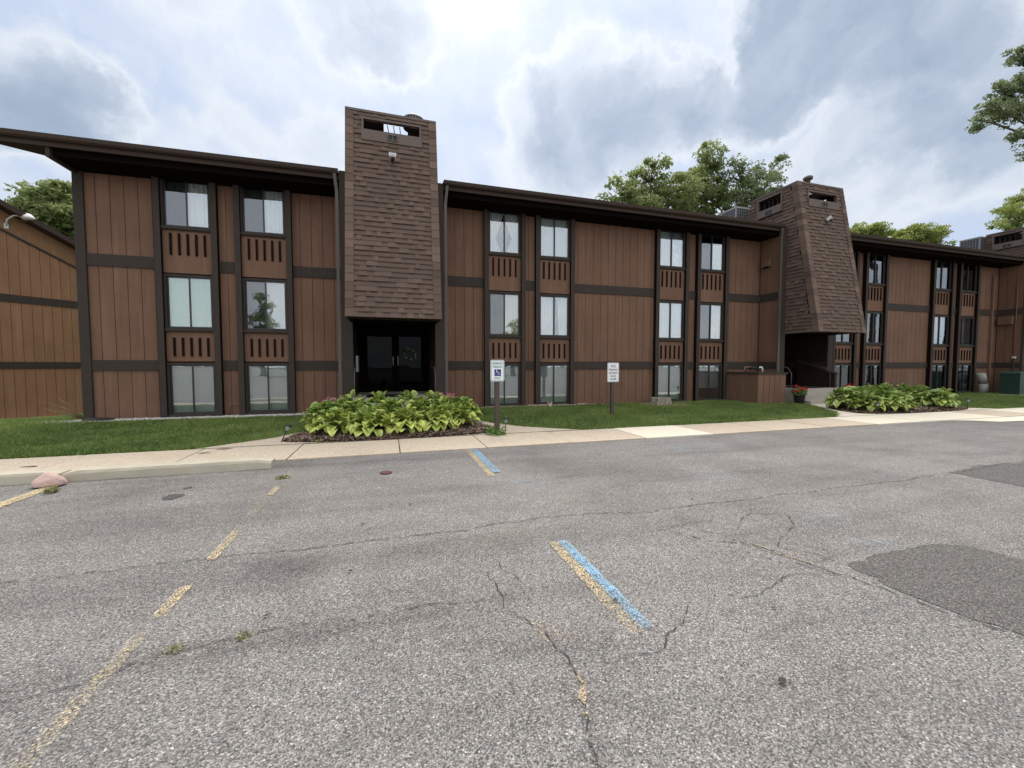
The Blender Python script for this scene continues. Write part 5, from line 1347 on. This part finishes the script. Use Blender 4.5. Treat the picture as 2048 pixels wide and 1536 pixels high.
CL = [(40, 130, 105, .55), (130, 205, 95, .62), (30, 215, 80, .35), (-150, 160, 150, .6), (370, 285, 60, .34), (490, 290, 60, .32), (720, 40, 95, .42), (800, 95, 55, .40), (640, 300, 50, .25),
      (1065, 225, 60, .48), (1180, 215, 95, .58), (1300, 235, 85, .55), (1390, 225, 55, .5), (1130, 300, 80, .45), (1230, 320, 90, .42),
      (1640, 30, 130, .95), (1570, 120, 95, .95), (1520, 195, 75, .80), (1720, 90, 110, .70), (1850, 40, 120, .62), (1800, 215, 100, .30), (1930, 170, 110, .30), (1700, 300, 110, .34), (1850, 370, 110, .22), (2000, 330, 100, .26), (1600, 350, 70, .22), (2150, 120, 200, .34), (1060, 380, 70, .30), (900, -120, 160, .4), (300, -200, 200, .35)]
for (px, py, r, amp) in CL:
    c = ray(px, py).normalized(); k = math.cos(math.atan(math.hypot(px - CX, py - CY) / F_PX)); ar = r / F_PX * k ** 1.5
    dt = wv('DOT_PRODUCT', DW, c).outputs['Value']
    m = N_.new('ShaderNodeMapRange'); m.interpolation_type = 'SMOOTHSTEP'; m.inputs['From Min'].default_value = math.cos(ar * 1.75); m.inputs['From Max'].default_value = 1.0 - (1 - math.cos(ar)) * .10; m.inputs['To Max'].default_value = amp
    L_.new(dt, m.inputs['Value'])
    dens = m.outputs[0] if dens is None else wm('SUBTRACT', 1.0, wm('MULTIPLY', wm('SUBTRACT', 1.0, dens), wm('SUBTRACT', 1.0, m.outputs[0])))
# cloud-plane noise (stretches towards the horizon as real cloud decks do)
zc = wm('ADD', wm('MAXIMUM', sep.outputs[2], 0.0), .16); pl = N_.new('ShaderNodeCombineXYZ'); L_.new(wm('DIVIDE', sep.outputs[0], zc), pl.inputs[0]); L_.new(wm('DIVIDE', sep.outputs[1], zc), pl.inputs[1])
A_ = math.radians(20); pu = wm('SUBTRACT', wm('MULTIPLY', wm('DIVIDE', sep.outputs[0], zc), math.cos(A_)), wm('MULTIPLY', wm('DIVIDE', sep.outputs[1], zc), math.sin(A_))); pv = wm('ADD', wm('MULTIPLY', wm('DIVIDE', sep.outputs[0], zc), math.sin(A_)), wm('MULTIPLY', wm('DIVIDE', sep.outputs[1], zc), math.cos(A_)))
pl2 = N_.new('ShaderNodeCombineXYZ'); L_.new(wm('MULTIPLY', pu, 1.9), pl2.inputs[0]); L_.new(wm('MULTIPLY', pv, .62), pl2.inputs[1])
n1 = wnoise(1.25, 4, .50, pl2.outputs[0], dist=.25); n2 = wnoise(6.5, 7, .58, DW)
fb = wm('ADD', wm('MULTIPLY', n1, .52), wm('MULTIPLY', n2, .48))
den = wm('ADD', wm('MULTIPLY', dens, .80), wm('MULTIPLY', wm('SUBTRACT', fb, .44), 1.7), clamp=True)
K = 10.0
colr = wramp(den, [(0.0, (.60, .70, .88)), (.18, (.71, .785, .91)), (.30, (.81, .865, .935)), (.44, (.70, .765, .86)), (.62, (.53, .61, .725)), (.82, (.39, .475, .60)), (1, (.33, .415, .54))])
# glow of the veiled sun, high in front of the camera
sd_ = Vector((math.sin(math.radians(SUN_AZ)) * math.cos(math.radians(SUN_EL)), math.cos(math.radians(SUN_AZ)) * math.cos(math.radians(SUN_EL)), math.sin(math.radians(SUN_EL))))
gl = wm('POWER', wm('MAXIMUM', wv('DOT_PRODUCT', DIR, sd_).outputs['Value'], 0.0), 9.0)
zen = wramp(sep.outputs[2], [(0.0, 1.0), (.66, 1.0), (.9, 1.0), (1, 1.0)])
def wss(v, a, b, to):
    m = N_.new('ShaderNodeMapRange'); m.interpolation_type = 'SMOOTHSTEP'; m.inputs['From Min'].default_value = a; m.inputs['From Max'].default_value = b; m.inputs['To Max'].default_value = to
    L_.new(v, m.inputs['Value']); return m.outputs[0]
# added fill from unseen sky: zenith, and behind the camera for the facade
fac = wm('ADD', 1.0, wm('MULTIPLY', gl, .32))
extra = wm('ADD', wss(sep.outputs[2], .70, .98, 2.6), wss(wm('MULTIPLY', sep.outputs[1], -1.0), .05, .9, .8))
mx = N_.new('ShaderNodeMix'); mx.data_type = 'RGBA'; mx.inputs[0].default_value = .90; L_.new(sky.outputs[0], mx.inputs[6])
sc_ = wv('SCALE', colr, (0, 0, 0)); L_.new(wm('MULTIPLY', fac, K * .655), sc_.inputs['Scale']); ex2 = wv('SCALE', (.86, .80, .70), (0, 0, 0)); L_.new(wm('MULTIPLY', extra, K * .62), ex2.inputs['Scale']); L_.new(wv('ADD', sc_.outputs[0], ex2.outputs[0]).outputs[0], mx.inputs[7])
L_.new(mx.outputs[2], bg.inputs[0])
sun = bpy.data.lights.new('sun', 'SUN'); sun.energy = 2.0; sun.angle = math.radians(24); sun.color = (1, .95, .88)
so = bpy.data.objects.new('sun', sun); COL.objects.link(so); so.rotation_euler = (math.radians(90 - SUN_EL), 0, PI - math.radians(SUN_AZ))
so.rotation_euler = (-sd_).to_track_quat('-Z', 'Y').to_euler()

for o in bpy.data.objects:
    if '_org' in o: del o['_org']
S.view_settings.view_transform = 'Standard'; S.view_settings.look = 'None'; S.view_settings.gamma = 1; S.view_settings.exposure = 0.6
S.cycles.max_bounces = 8; S.cycles.transparent_max_bounces = 12; S.cycles.diffuse_bounces = 3; S.cycles.glossy_bounces = 3
S.cycles.use_denoising = True
